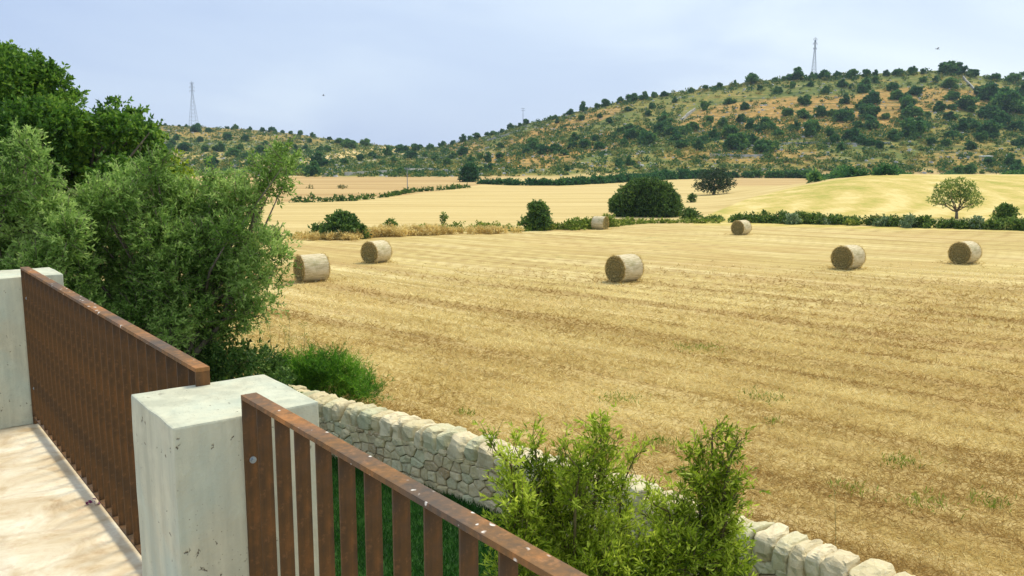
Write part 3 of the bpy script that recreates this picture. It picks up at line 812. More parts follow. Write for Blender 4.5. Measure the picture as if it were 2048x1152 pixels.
# ------------------------------------------------------------------ garden trees and shrubs
def px_clumps(lst, Y, dy=.6):
    out = []
    for q in lst:
        u, v, r_ = q[:3]; yy = Y+(q[3] if len(q) > 3 else rng.normal(0, dy)); c_ = at_y(u, v, yy); out.append((c_[0], c_[1], c_[2], r_/F*yy))
    return out
def tree(name, label, cat, base, clumps, leafmat, barkmat, r0, group=None, n_limb=6, share=5, twigs=True, jitter=.12, split=.45, **k):
    base = np.array(base, float); root = empty(name, base)
    loc = [(c_[0]-base[0], c_[1]-base[1], c_[2]-base[2], c_[3]) for c_ in clumps]
    cr_, tw = foliage('crown', loc, leafmat, root, twig_r=1, **k)
    mb = MB(); branches(mb, (0, 0, 0), loc, r0, n=n_limb, share=share, jitter=jitter, split=split)
    if twigs:
        for a, b in tw:
            for i in range(0, len(a), 3): mb.tube([a[i], b[i]], [r0*.05, r0*.025], 3)
    mb.build('trunk', barkmat, root, smooth=True)
    tag(root, label, cat, group); return root

# the big broad-leaved tree at the left edge
big = [(-60, 190, 90), (0, 150, 60), (15, 118, 26), (60, 145, 42), (40, 170, 50), (100, 160, 34), (112, 145, 16), (75, 190, 48), (10, 220, 80), (100, 215, 42), (120, 235, 40), (140, 190, 16), (152, 184, 12), (130, 250, 60),
       (60, 280, 90), (-40, 300, 100), (165, 285, 55), (205, 222, 14), (212, 205, 10), (238, 203, 12), (228, 222, 18), (190, 240, 24), (215, 255, 32), (262, 228, 16), (278, 222, 13), (250, 250, 26), (285, 240, 14), (305, 248, 10), (295, 262, 22),
       (265, 285, 40), (215, 310, 55), (300, 310, 36), (320, 340, 34), (130, 340, 80), (230, 370, 60), (340, 370, 30), (40, 380, 90), (310, 400, 50), (180, 420, 60), (-80, 400, 100), (90, 450, 70)]
big = [((a, b+10, c_*.8) if a > 110 and b < 262 else (a, b+6, c_*.92)) for a, b, c_ in big]
big += [(a, rng.uniform(195+a*.45, 420), 28) for a in rng.uniform(-40, 260, 16)]
Yb = 21.0; bp = on_ground(60, Yb)
tree('broadleaf_tree', 'tall dark green broad-leaved tree rising above the olive at the left edge', 'tree', bp, px_clumps(big, Yb, .8), M_broad, M_bark, .22,
     n_per_m2=62, twig_len=.26, n_leaf=14, leaf_len=.11, leaf_w=.055, up=.4, spread=1.1, tint=(.46, .2), twigs=False)
yg = [(345, 345, 22), (365, 375, 26), (335, 395, 30), (385, 405, 24), (350, 430, 34), (310, 450, 40), (390, 450, 30), (330, 490, 40), (370, 500, 40)]
Yc = 18.0; bp = on_ground(350, Yc)
tree('leafy_bush', 'yellow-green leafy bush glimpsed between the tall tree and the olive', 'bush', bp, px_clumps(yg, Yc, .4), M_yg, M_bark, .07,
     n_per_m2=34, twig_len=.35, n_leaf=12, leaf_len=.11, leaf_w=.05, up=.5, spread=1.0, tint=(.45, .2), twigs=False)

# the olive with long feathery sprays, and a second olive at its left
ol = [(572, 318, 16), (562, 342, 22), (545, 372, 20), (525, 345, 18), (500, 385, 22), (565, 300, 12), (540, 320, 18), (480, 400, 38), (440, 375, 24), (420, 350, 16), (470, 355, 16), (410, 400, 36), (370, 395, 24),
      (330, 360, 30), (300, 330, 30), (310, 300, 20), (280, 350, 36), (340, 400, 40), (240, 370, 36), (250, 330, 20), (300, 420, 46), (370, 440, 44), (200, 400, 38), (440, 440, 40), (495, 455, 30),
      (240, 450, 48), (320, 480, 50), (400, 490, 48), (470, 490, 44), (530, 495, 34), (558, 480, 14), (560, 520, 18), (180, 460, 44), (250, 520, 50), (340, 550, 52), (430, 550, 50), (500, 550, 40), (545, 560, 16),
      (180, 520, 44), (200, 570, 40), (290, 590, 46), (380, 610, 46), (460, 610, 38), (515, 610, 20), (540, 605, 12), (420, 655, 34), (465, 650, 22), (340, 650, 40), (270, 640, 40), (390, 690, 30), (320, 700, 34), (500, 640, 14), (225, 620, 30), (580, 340, 10), (150, 500, 40)]
ol += [(rng.uniform(190, 500), rng.uniform(380, 640), 26) for _ in range(26)]
Yo = 13.4; bp = np.array([*on_ground(360, Yo)[:2], LAWN]); bp[2] = LAWN
ol = [(a, b+(36 if 130 < a < 350 and b < 400 else 14 if a < 500 and b < 400 else 4), c_) for a, b, c_ in ol]
tree('olive_tree', 'bushy grey-green olive tree leaning towards the field, beside the railing', 'olive tree', bp, px_clumps(ol, Yo, .45), M_olive, M_bark, .13,
     n_per_m2=115, twig_len=.24, n_leaf=18, leaf_len=.075, leaf_w=.022, up=.55, out=.7, spread=.75, tint=(.47, .18), twigs=True, jitter=.08, split=.35)
ol2 = [(50, 290, 20), (35, 320, 26), (75, 310, 16), (10, 360, 40), (60, 360, 34), (95, 350, 18), (-40, 380, 46), (30, 410, 46), (85, 410, 36), (120, 440, 36), (-20, 450, 50), (60, 460, 46), (110, 490, 44), (10, 500, 46),
       (80, 530, 46), (150, 545, 40), (-30, 520, 44), (40, 560, 44), (120, 590, 44), (160, 610, 36), (-70, 440, 50), (0, 600, 46), (60, 620, 44), (200, 640, 40), (30, 270, 10), (60, 275, 9)]
ol2 += [(rng.uniform(-20, 140), rng.uniform(350, 560), 26) for _ in range(12)]
Yo2 = 12.2; bp = np.array([*on_ground(40, Yo2)[:2], LAWN])
ol2 = [(a, b+8, c_) for a, b, c_ in ol2]
tree('olive_tree', 'grey-green olive tree behind the far concrete pillar at the left edge', 'olive tree', bp, px_clumps(ol2, Yo2, .4), M_olive, M_bark, .12,
     n_per_m2=115, twig_len=.24, n_leaf=18, leaf_len=.075, leaf_w=.022, up=.6, out=.65, spread=.75, tint=(.52, .18), twigs=True, jitter=.08, split=.35)

# undergrowth beyond the railing
def bush(name, label, cat, base, clumps, mat, bark=None, r0=.03, group=None, **k):
    return tree(name, label, cat, base, clumps, mat, bark or M_stem, r0, group, n_limb=4, share=4, twigs=False, **k)
uc = [(350, 740, 36), (400, 730, 34), (440, 710, 26), (470, 735, 30), (510, 740, 28), (540, 760, 30), (500, 715, 18), (450, 760, 36), (560, 785, 30), (380, 780, 40), (430, 680, 22), (300, 740, 36), (525, 722, 12)]
bush('undergrowth_shrub', 'dark green shrub under the olive, behind the near pillar', 'shrub', [*at_y(430, 900, 13.6)[:2], LAWN], px_clumps(uc, 13.6, .3), M_dark, r0=.03,
     n_per_m2=80, twig_len=.3, n_leaf=16, leaf_len=.075, leaf_w=.035, up=.5, tint=(.6, .2))
lc = [(580, 760, 30), (610, 750, 30), (640, 752, 30), (668, 745, 24), (660, 728, 12), (690, 760, 28), (720, 780, 24), (740, 790, 14), (650, 785, 36), (700, 795, 28), (600, 790, 36), (555, 745, 22), (755, 797, 8), (560, 775, 30)]
bush('feathery_shrub', 'soft bright green feathery shrub growing behind the end of the stone wall', 'shrub', on_ground(660, 15.2), px_clumps(lc, 15.0, .25), M_soft, r0=.02,
     n_per_m2=210, twig_len=.36, n_leaf=22, leaf_len=.085, leaf_w=.009, up=.75, out=.6, spread=.55, tint=(.45, .2))
fc = [(300, 650, 60), (250, 700, 70), (340, 720, 60), (400, 740, 50), (200, 660, 70), (280, 760, 70), (130, 640, 70), (420, 790, 50)]
bush('hedge_shrub', 'dark leafy mass of shrub between the olive trunks behind the long railing', 'shrub', [*at_y(280, 900, 15.5)[:2], LAWN], px_clumps(fc, 15.8, .4), M_dark, r0=.04,
     n_per_m2=40, twig_len=.4, n_leaf=16, leaf_len=.12, leaf_w=.055, up=.5, tint=(.5, .2))
# tall dry stems beside the shrub
def dry_weed(us, Y, label, vb=745):
    base = on_ground(us[len(us)//2][0], Y); root = empty('tall_weed', base); mb = MB(); ends = []
    for u0, u1, v1 in us:
        a = at_y(u0, vb, Y+rng.normal(0, .1)); a[2] = base[2]; b = at_y(u1, v1, Y+rng.normal(0, .15)); m_ = a+(b-a)*.5+rng.normal(0, .04, 3)
        a -= base; b -= base; m_ -= base; mb.tube([a, m_, b], [.008, .006, .003], 5)
        for k_ in np.linspace(.45, .95, 7):
            q = a+(b-a)*k_; e_ = q+np.array([rng.normal(0, .10), rng.normal(0, .06), rng.uniform(.06, .22)]); mb.tube([q, e_], [.004, .002], 4); ends.append(e_)
        ends.append(b)
    mb.build('stem', M_drystem, root)
    E_ = np.repeat(np.array(ends), 16, 0); n = len(E_)
    V, Fc, T = leaves(E_+rng.normal(0, .03, (n, 3)), unit(rng.normal(size=(n, 3))+[0, 0, .6]), .03, .012, rng.uniform(0, .8, n))
    mesh_np('seed_heads', V, Fc, M_weed, root, tint=T)['kind'] = 'stuff'; tag(root, label, 'weed', 'tall dry weeds beside the shrubs')
dry_weed([(545, 515, 640), (545, 540, 655), (550, 492, 660), (553, 530, 690)], 15.8, 'tall thin yellow-green weed stalks below the tip of the olive')
dry_weed([(578, 579, 635), (590, 610, 650), (600, 625, 690), (585, 570, 665)], 15.9, 'tall thin weed stalks just right of the stalks under the olive')
for i, (u0, u1, v1, Y, sg) in enumerate([(1671, 1669, 980, 9.6, 'single thin dry stalk standing beyond the stone wall at the lower right')]):
    base = on_ground(u0, Y); root = empty('tall_weed', base); mb = MB(); b = at_y(u1, v1, Y)-base; mb.tube([(0, 0, 0), b*.5+[.01, 0, 0], b], [.005, .004, .002], 5)
    for k_ in np.linspace(.4, 1, 7): q = b*k_; mb.tube([q, q+[rng.normal(0, .04), rng.normal(0, .03), .05]], [.002, .001], 3)
    mb.build('stem', M_drystem, root); tag(root, sg, 'weed')

# the bright shrubs in front of the wall
def stem_shrub(label, base, groups, Y):
    """groups: lists of clumps (u,v,r) that one stem carries from bottom to top"""
    base = np.array(base, float); root = empty('garden_shrub', base); mb = MB(); cl = []
    for g in groups:
        pts = [at_y(u, v, Y+dy) for (u, v, r_, dy) in g]
        for (u, v, r_, dy), q in zip(g, pts): cl.append((*(q-base), r_*1.0/F*Y))
        ch = [np.zeros(3)]+[q-base for q in pts]
        tot = len(ch); rad = [.018*(1-.85*i/(tot-1))+.002 for i in range(tot)]
        mb.tube(ch, rad, 6)
    (V, Fc, T), tw = sprays(cl, n_per_m2=230, twig_len=.21, n_leaf=14, leaf_len=.070, leaf_w=.017, up=.9, out=.6, spread=.62, tint=(.50, .19), twig_r=1)
    mesh_np('foliage', V, Fc, M_shrub, root, tint=T)
    for a, b in tw:
        for i in range(0, len(a), 2): mb.tube([a[i]-(b[i]-a[i])*.4, b[i]], [.0035, .002], 3)
    mb.build('stem', M_stem, root, smooth=True)
    tag(root, label, 'shrub', 'bright green shrubs below the terrace'); return root
Ys = 7.7
stem_shrub('wide bright green shrub in front of the stone wall, the left one of the two', [*at_y(1150, 1200, Ys)[:2], LAWN],
  [[(1140, 1150, 40, 0), (1130, 1090, 40, 0), (1120, 1030, 34, .1), (1125, 975, 26, .1), (1140, 935, 16, .1)],
   [(1170, 1120, 40, .1), (1185, 1050, 36, .1), (1190, 990, 32, 0), (1200, 940, 28, 0), (1203, 890, 24, 0), (1198, 856, 12, 0)],
   [(1080, 1140, 40, -.2), (1050, 1090, 36, -.2), (1035, 1040, 30, -.2), (1030, 985, 24, -.1), (1022, 930, 16, -.1), (990, 900, 9, -.1), (983, 884, 5, -.1)],
   [(1080, 1060, 34, .1), (1075, 1000, 32, .1), (1080, 950, 24, .1), (1070, 900, 13, .2), (1065, 870, 10, .2)],
   [(1220, 1110, 38, -.1), (1240, 1050, 26, 0), (1240, 985, 20, .1), (1260, 935, 13, .1), (1275, 905, 9, .1)],
   [(1030, 1140, 34, -.3), (1020, 1080, 24, -.3), (1040, 1020, 22, -.3)], [(1010, 960, 14, 0), (1045, 925, 9, .1), (1030, 895, 6, .1)],
   [(1150, 1000, 28, -.2), (1160, 940, 18, -.2), (1130, 905, 8, -.2)], [(1250, 1140, 34, -.3), (1200, 1150, 40, -.4), (1270, 1120, 24, -.2)]], Ys)
stem_shrub('taller narrow bright green shrub in front of the stone wall, right of the two', [*at_y(1390, 1200, Ys)[:2], LAWN],
  [[(1390, 1150, 42, 0), (1395, 1090, 40, 0), (1400, 1030, 34, 0), (1400, 970, 28, 0), (1392, 925, 18, .1), (1385, 905, 10, .1)],
   [(1430, 1140, 36, -.1), (1440, 1080, 34, 0), (1445, 1020, 28, 0), (1450, 970, 22, 0), (1450, 925, 16, 0), (1440, 900, 10, 0)],
   [(1430, 1000, 20, .1), (1425, 905, 6, .1), (1424, 880, 9, .1), (1428, 862, 6, .1)], [(1455, 950, 14, -.1), (1462, 910, 9, -.1), (1475, 888, 8, -.1), (1482, 880, 4, -.1)],
   [(1340, 1140, 38, -.2), (1340, 1080, 28, -.1), (1340, 1025, 20, 0), (1310, 1010, 14, 0), (1290, 990, 6, .1)], [(1350, 1040, 22, .2), (1355, 985, 12, .2)],
   [(1450, 1050, 26, -.1), (1465, 1000, 10, -.1), (1476, 975, 5, -.1)], [(1300, 1140, 34, -.3), (1320, 1110, 28, -.3), (1370, 1110, 36, -.3)], [(1460, 1110, 20, 0), (1465, 1150, 26, 0)],
   [(1320, 1060, 16, .2), (1295, 1030, 10, .2), (1250, 1020, 8, .1)]], Ys)

# ------------------------------------------------------------------ field edge: bushes, trees, hedges
def edge_bush(name, label, cat, u, vb, w, h, mat, Y=None, lumps=9, size=.16, dens=16, bark=None, r0=.05, group=None, low=.0, tint=(.45, .2), seed=None, sq=.9):
    """a rounded bush whose foot is seen at (u, vb), w by h pixels"""
    g = ground_at(u, vb) if Y is None else on_ground(u, Y)
    W = w/F*g[1]; H_ = h/F*g[1]; r = np.random.default_rng(seed or int(u*7+vb)); cl = []
    nr_ = max(.16*W, .12*H_)
    for i in range(lumps):
        a = r.uniform(0, 2*math.pi); q = math.sqrt(r.uniform(0, 1)); zz = r.uniform(low, 1)
        env = math.sqrt(max(.02, 1-(max(0, zz-.25)/.75)**2))
        rad = r.uniform(.15, .24)*min(W, H_*1.2)
        cl.append((math.cos(a)*q*(W/2-rad)*env, math.sin(a)*q*(W/2-rad)*env*.8, max(rad*.6, zz*(H_-rad*1.0)), rad))
    cl.append((0, 0, H_*.5, .33*min(W, H_)))
    root = empty(name, g)
    foliage('crown', cl, mat, root, n_per_m2=dens, twig_len=size*1.8, n_leaf=7, leaf_len=size*1.3, leaf_w=size*.75, up=.3, spread=1.2, squash=sq, tint=tint)
    mb = MB(); branches(mb, (0, 0, 0), cl[:6], r0, n=5, share=3, jitter=.05*H_); mb.build('trunk', bark or M_bark, root, smooth=True)
    tag(root, label, cat, group); return root
edge_bush('rounded_bush', 'dark rounded bush on the field edge above the two left bales', 'bush', 688, 478, 92, 56, M_dark, lumps=34, size=.20, dens=12, tint=(.55, .2))
edge_bush('rounded_bush', 'smaller dark bush touching the left side of the dark rounded bush', 'bush', 640, 474, 50, 26, M_dark, lumps=16, size=.18, dens=12, tint=(.6, .2))
edge_bush('small_bush', 'small green bush standing alone in front of the pale second field', 'bush', 781, 462, 28, 25, M_hedge, lumps=10, size=.16)
edge_bush('small_bush', 'narrow upright bush at the field edge, left of the bushy small tree', 'bush', 887, 452, 17, 26, M_hedge, lumps=8, size=.14, tint=(.35, .15))
edge_bush('small_tree', 'small dark bushy tree with a short trunk at the field edge', 'tree', 1073, 461, 76, 58, M_dark, lumps=26, size=.17, dens=12, r0=.12, low=.15, tint=(.6, .22))
edge_bush('round_tree', 'big dense dark green tree with a domed crown reaching the ground', 'tree', 1262, 432, 84, 60, M_dark, lumps=60, size=.22, dens=14, tint=(.58, .2), r0=.15, seed=4)
def dome_tree():
    g = ground_at(1292, 434); root = bpy.data.objects['round_tree']; return g
# the dome is one tree: rebuild its crown from the outline seen in the photograph
_rt = bpy.data.objects['round_tree']
for ch in list(_rt.children): bpy.data.objects.remove(ch)
bpy.data.objects.remove(_rt)
dm = [(1232, 400, 9), (1262, 372, 7), (1284, 364, 7), (1310, 366, 8), (1334, 374, 8), (1352, 396, 8), (1358, 414, 7), (1226, 412, 8), (1240, 408, 20), (1255, 392, 22), (1245, 420, 20), (1275, 380, 22), (1295, 376, 20), (1318, 380, 20), (1335, 390, 18), (1345, 408, 16), (1340, 420, 18), (1270, 415, 26), (1300, 410, 28), (1325, 415, 24), (1290, 395, 28), (1312, 395, 26), (1260, 425, 16), (1310, 426, 18), (1285, 426, 20), (1350, 425, 12), (1228, 418, 9)]
g0 = ground_at(1292, 434)
tree('round_tree', 'big dense dark green tree with a wide domed crown reaching the ground', 'tree', g0,
     [c_ for dd in (-1.3, 0, 1.4) for c_ in px_clumps([(a, b, c_, dd+rng.normal(0, .3)) for a, b, c_ in dm], g0[1]+1.5)], M_dark, M_bark, .22,
     n_per_m2=9, twig_len=.3, n_leaf=8, leaf_len=.22, leaf_w=.13, up=.3, spread=1.2, tint=(.52, .24), twigs=False, jitter=.2)
edge_bush('small_bush', 'dark bush at the foot of the domed tree, on its right', 'bush', 1378, 438, 52, 24, M_dark, lumps=16, size=.18, dens=12, tint=(.6, .2))
edge_bush('small_bush', 'small round bush between the domed tree and the pine', 'bush', 1383, 405, 19, 18, M_dark, lumps=10, size=.2, dens=10, tint=(.6, .2))
# pine with flat spreading boughs
g0 = ground_at(1427, 389)
pn = [(1400, 364, 7), (1396, 374, 6), (1412, 352, 9), (1425, 345, 9), (1440, 343, 8), (1435, 355, 11), (1418, 364, 11), (1430, 372, 11), (1445, 366, 11), (1455, 352, 7), (1460, 372, 7), (1465, 366, 5), (1408, 378, 7), (1425, 380, 7), (1445, 379, 7), (1450, 360, 9), (1404, 348, 5), (1412, 372, 8)]
tree('pine_tree', 'dark pine with ragged spreading boughs standing in the far field', 'tree', g0, px_clumps(pn+[(a+rng.normal(0, 4), b, c_) for a, b, c_ in pn], g0[1], 1.2), M_pine, M_bark, .22,
     n_per_m2=3.2, twig_len=.8, n_leaf=9, leaf_len=.30, leaf_w=.14, up=.15, out=.9, spread=.9, squash=.6, tint=(.5, .2), twigs=False, jitter=.2)
# open-crowned tree with visible limbs
g0 = ground_at(1913, 438)
oc = [(1866, 400, 8), (1874, 390, 9), (1880, 378, 9), (1892, 370, 10), (1905, 366, 9), (1920, 365, 10), (1935, 370, 10), (1945, 378, 10), (1955, 390, 9), (1958, 402, 8), (1948, 408, 8), (1888, 390, 9), (1900, 382, 11), (1915, 378, 11), (1930, 386, 11), (1942, 394, 9), (1905, 398, 9), (1925, 400, 10), (1880, 404, 8), (1892, 408, 7), (1938, 412, 6), (1912, 390, 9), (1868, 408, 4)]
tree('open_tree', 'small tree with an airy open crown and forked trunk on the field boundary', 'tree', g0, [c_ for dd in (-.5, .5) for c_ in px_clumps([(a+rng.normal(0, 2), b, c_, dd+rng.normal(0, .5)) for a, b, c_ in oc], g0[1])], M_hedge, M_bark, .17,
     n_per_m2=11, twig_len=.26, n_leaf=6, leaf_len=.14, leaf_w=.085, up=.4, spread=1.1, tint=(.62, .18), twigs=False, jitter=.12, n_limb=5, split=.3)
edge_bush('bushy_tree', 'bushy green small tree right of the open-crowned tree', 'tree', 2010, 452, 62, 44, M_hedge, lumps=26, size=.17, dens=9, r0=.09, low=.2, tint=(.35, .2))

def strip(name, label, pts, mat, n_per_m, size, cat='hedge', tint=(.45, .2), kind=None, width=1.0, group=None, up=.4, leafw=.7, nl=6):
    """pts: (u, v of the foot, height in px); foliage mounds along that line on the ground"""
    P3 = [ground_at(u, v) for u, v, h in pts]; cl = []
    for i in range(len(pts)-1):
        a, b = P3[i], P3[i+1]; L = np.linalg.norm((b-a)[:2]); n = max(2, int(L*n_per_m))
        for k_ in rng.uniform(0, 1, n):
            q = a+(b-a)*k_; hp = (pts[i][2]*(1-k_)+pts[i+1][2]*k_)/F*q[1]; hp *= rng.uniform(.55, 1.1)
            x = q[0]+rng.normal(0, .25*width); y = q[1]+rng.normal(0, .4*width); rr_ = hp*rng.uniform(.3, .45)
            cl.append((x, y, float(gz(x, y))+max(rr_*.5, hp-rr_)*rng.uniform(.5, 1), rr_))
            cl.append((x+rng.normal(0, .3), y+rng.normal(0, .3), float(gz(x, y))+rr_*.5, rr_))
    base = P3[len(P3)//2]; cl = [(c_[0]-base[0], c_[1]-base[1], c_[2]-base[2], c_[3]) for c_ in cl]
    (V, Fc, T), _ = sprays(cl, n_per_m2=nl, twig_len=size*1.6, n_leaf=7, leaf_len=size*1.3, leaf_w=size*leafw, up=up, spread=1.1, tint=tint)
    o = mesh_np(name, V, Fc, mat, tint=T); o.location = tuple(base); tag(o, label, cat, group, kind); return o
strip('hedge', 'dark green hedge behind the bale field, starting right of the domed tree', [(1405, 441, 8), (1450, 444, 13), (1500, 445, 20), (1570, 447, 22), (1640, 448, 24), (1720, 450, 17)], M_hedge, 7, .17, tint=(.35, .22), nl=10)
strip('hedge', 'hedge of darker bushes at the right edge below the open-crowned tree', [(1740, 452, 20), (1800, 453, 26), (1860, 456, 22), (1930, 458, 18), (1990, 460, 24), (2060, 462, 28), (2200, 466, 28)], M_hedge, 7, .17, tint=(.30, .22), nl=10)
strip('green_weeds', 'light green weeds round the small distant bale', [(1010, 464, 8), (1060, 463, 8), (1110, 460, 16), (1150, 459, 20), (1200, 456, 30), (1235, 451, 14), (1300, 447, 9), (1400, 446, 9), (1440, 447, 8)], M_weed, 5, .17, 'weeds', tint=(.25, .2), kind='stuff', nl=10)
strip('bramble', 'low yellow-green brambles on the field edge between the narrow bush and the small tree', [(830, 466, 14), (880, 465, 16), (930, 464, 20), (985, 464, 20), (1035, 462, 12)], M_weed, 5, .17, 'brambles', tint=(.35, .25), kind='stuff', nl=9)
strip('dry_grass', 'tall dry golden grass along the edge of the bale field', [(590, 480, 12), (700, 480, 12), (740, 474, 20), (800, 472, 18), (870, 470, 16), (960, 468, 12), (1040, 467, 9)], M_dry, 7, .2, 'grass', tint=(.4, .2), kind='stuff', up=1.4, leafw=.25, nl=26)
strip('green_verge', 'low green verge under the leaf edge of the olive', [(560, 478, 14), (600, 477, 12), (650, 476, 10)], M_hedge, 5, .15, 'weeds', tint=(.6, .2), kind='stuff', nl=9)
for u, v, w, h, lab in [(1586, 446, 34, 24, 'pale grey-green bush in the middle of the left hedge'), (1650, 447, 30, 14, 'low pale grey-green bush where the left hedge thins out'), (1765, 450, 44, 20, 'pale grey-green bush at the start of the right hedge'),
                        (1818, 453, 46, 26, 'broad pale grey-green bush in the right hedge'), (1952, 456, 36, 26, 'pale grey-green bush just right of the open-crowned tree'), (1700, 449, 30, 12, 'low yellowish bush between the two hedges')]:
    edge_bush('hedge_bush', lab, 'bush', u, v+3, w, h, M_grey if 'grey' in lab else M_weed, lumps=14, size=.15, dens=9, tint=(.4, .2), group='bushes in the field hedge')
strip('field_hedge', 'thin dark hedge line crossing the pale fields at the left', [(566, 404, 9), (620, 405, 11), (700, 402, 10), (745, 398, 9)], M_hedge, 1.6, .32, tint=(.15, .15), nl=3)
strip('field_hedge', 'broken hedge line climbing from the pole to the round tree', [(760, 396, 3), (800, 389, 5), (818, 386, 9), (845, 383, 7), (880, 381, 7), (935, 376, 6)], M_hedge, 1.2, .34, tint=(.15, .15), nl=3)
strip('tree_belt', 'long dark green belt of scrub along the foot of the right hill', [(960, 368, 9), (1040, 371, 10), (1120, 371, 12), (1200, 367, 13), (1270, 363, 15), (1340, 359, 16), (1400, 357, 16), (1470, 355, 10)], M_hill, 2.4, .5, 'hedge', tint=(.25, .15), nl=3, width=1.5)
strip('hill_foot_hedge', 'scrubby hedge above the top of the green-gold field', [(1470, 356, 10), (1560, 356, 12), (1620, 356, 14), (1700, 354, 16), (1760, 350, 7), (1900, 348, 8), (2100, 350, 12)], M_hill, 1.8, .5, 'hedge', tint=(.45, .2), nl=2.4)
for u, v, w, h, lab in [(940, 364, 44, 38, 'round dark tree at the left end of the scrub belt'), (1772, 350, 46, 20, 'wide dark bush just above the green-gold field'), (1918, 347, 26, 16, 'left one of a pair of round bushes above the green-gold field'), (1940, 346, 26, 18, 'right one of a pair of round bushes above the green-gold field'),
                        (1630, 364, 38, 18, 'light green bush at the upper edge of the green-gold field'), (2030, 348, 60, 18, 'dark bush above the green-gold field at the right edge'), (1680, 352, 50, 18, 'green bush on the slope foot above the light green bush')]:
    edge_bush('far_bush', lab, 'bush', u, v, w, h, M_hill, lumps=22, size=.42, dens=2.2, group='bushes at the foot of the hill', tint=(.6, .2) if 'green bush' in lab else (.3, .2))
for u, v in [(605, 376), (628, 377), (681, 373), (684, 380), (699, 376), (694, 384), (776, 386), (640, 399), (625, 396)]:
    pass
strip('scrub_clumps', 'small dark weed clumps dotted over the orange field strip', [(602, 377, 6), (632, 378, 6)], M_drystem, .5, .3, 'weeds', kind='stuff', tint=(.2, .1), nl=2)
strip('scrub_clumps', 'small dark weed clumps right of the others on the orange field strip', [(680, 376, 6), (700, 380, 6)], M_drystem, .5, .3, 'weeds', kind='stuff', tint=(.2, .1), nl=2)
edge_bush('far_bush', 'tiny bush on the thin dark hedge line across the pale fields', 'bush', 625, 398, 10, 11, M_hedge, lumps=6, size=.25, dens=5)

# ------------------------------------------------------------------ hill trees
def hill_proto(i):
    r = np.random.default_rng(100+i); cl = []
    Hh = [.62, .75, .55, .85, .7, .5][i]
    for k_ in range(17):
        a = r.uniform(0, 6.28); q = math.sqrt(r.uniform(0, 1))*.41; zz = r.uniform(.16, 1)
        env = math.sqrt(max(.05, 1-((zz-.3)/.8)**2)); rad = r.uniform(.07, .15)
        cl.append((math.cos(a)*q*env, math.sin(a)*q*env, zz*Hh-rad*.3, rad))
    cl.append((0, 0, Hh*.45, .20))
    (V, Fc, T), _ = sprays(cl, n_per_m2=230, twig_len=.08, n_leaf=5, leaf_len=.095, leaf_w=.07, up=.3, spread=1.3, tint=(.42, .2))
    mb = MB(); mb.tube([(0, 0, -.1), (.01, 0, .12), (0, .01, .35)], [.03, .025, .015], 5)
    nV = len(V); V2 = np.concatenate([V, np.array(mb.v)]); faces = [list(q) for q in Fc]+[[nV+j for j in q] for q in mb.f]
    me_o = mesh_np('hill_tree', V2, faces, [M_hill, M_bark], tint=np.concatenate([T, np.full(len(mb.v), .3)]))
    mi = np.zeros(len(me_o.data.polygons), dtype=np.int32); mi[len(Fc):] = 1; me_o.data.polygons.foreach_set('material_index', mi)
    me_ = me_o.data; bpy.data.objects.remove(me_o); return me_
HP = [hill_proto(i) for i in range(6)]
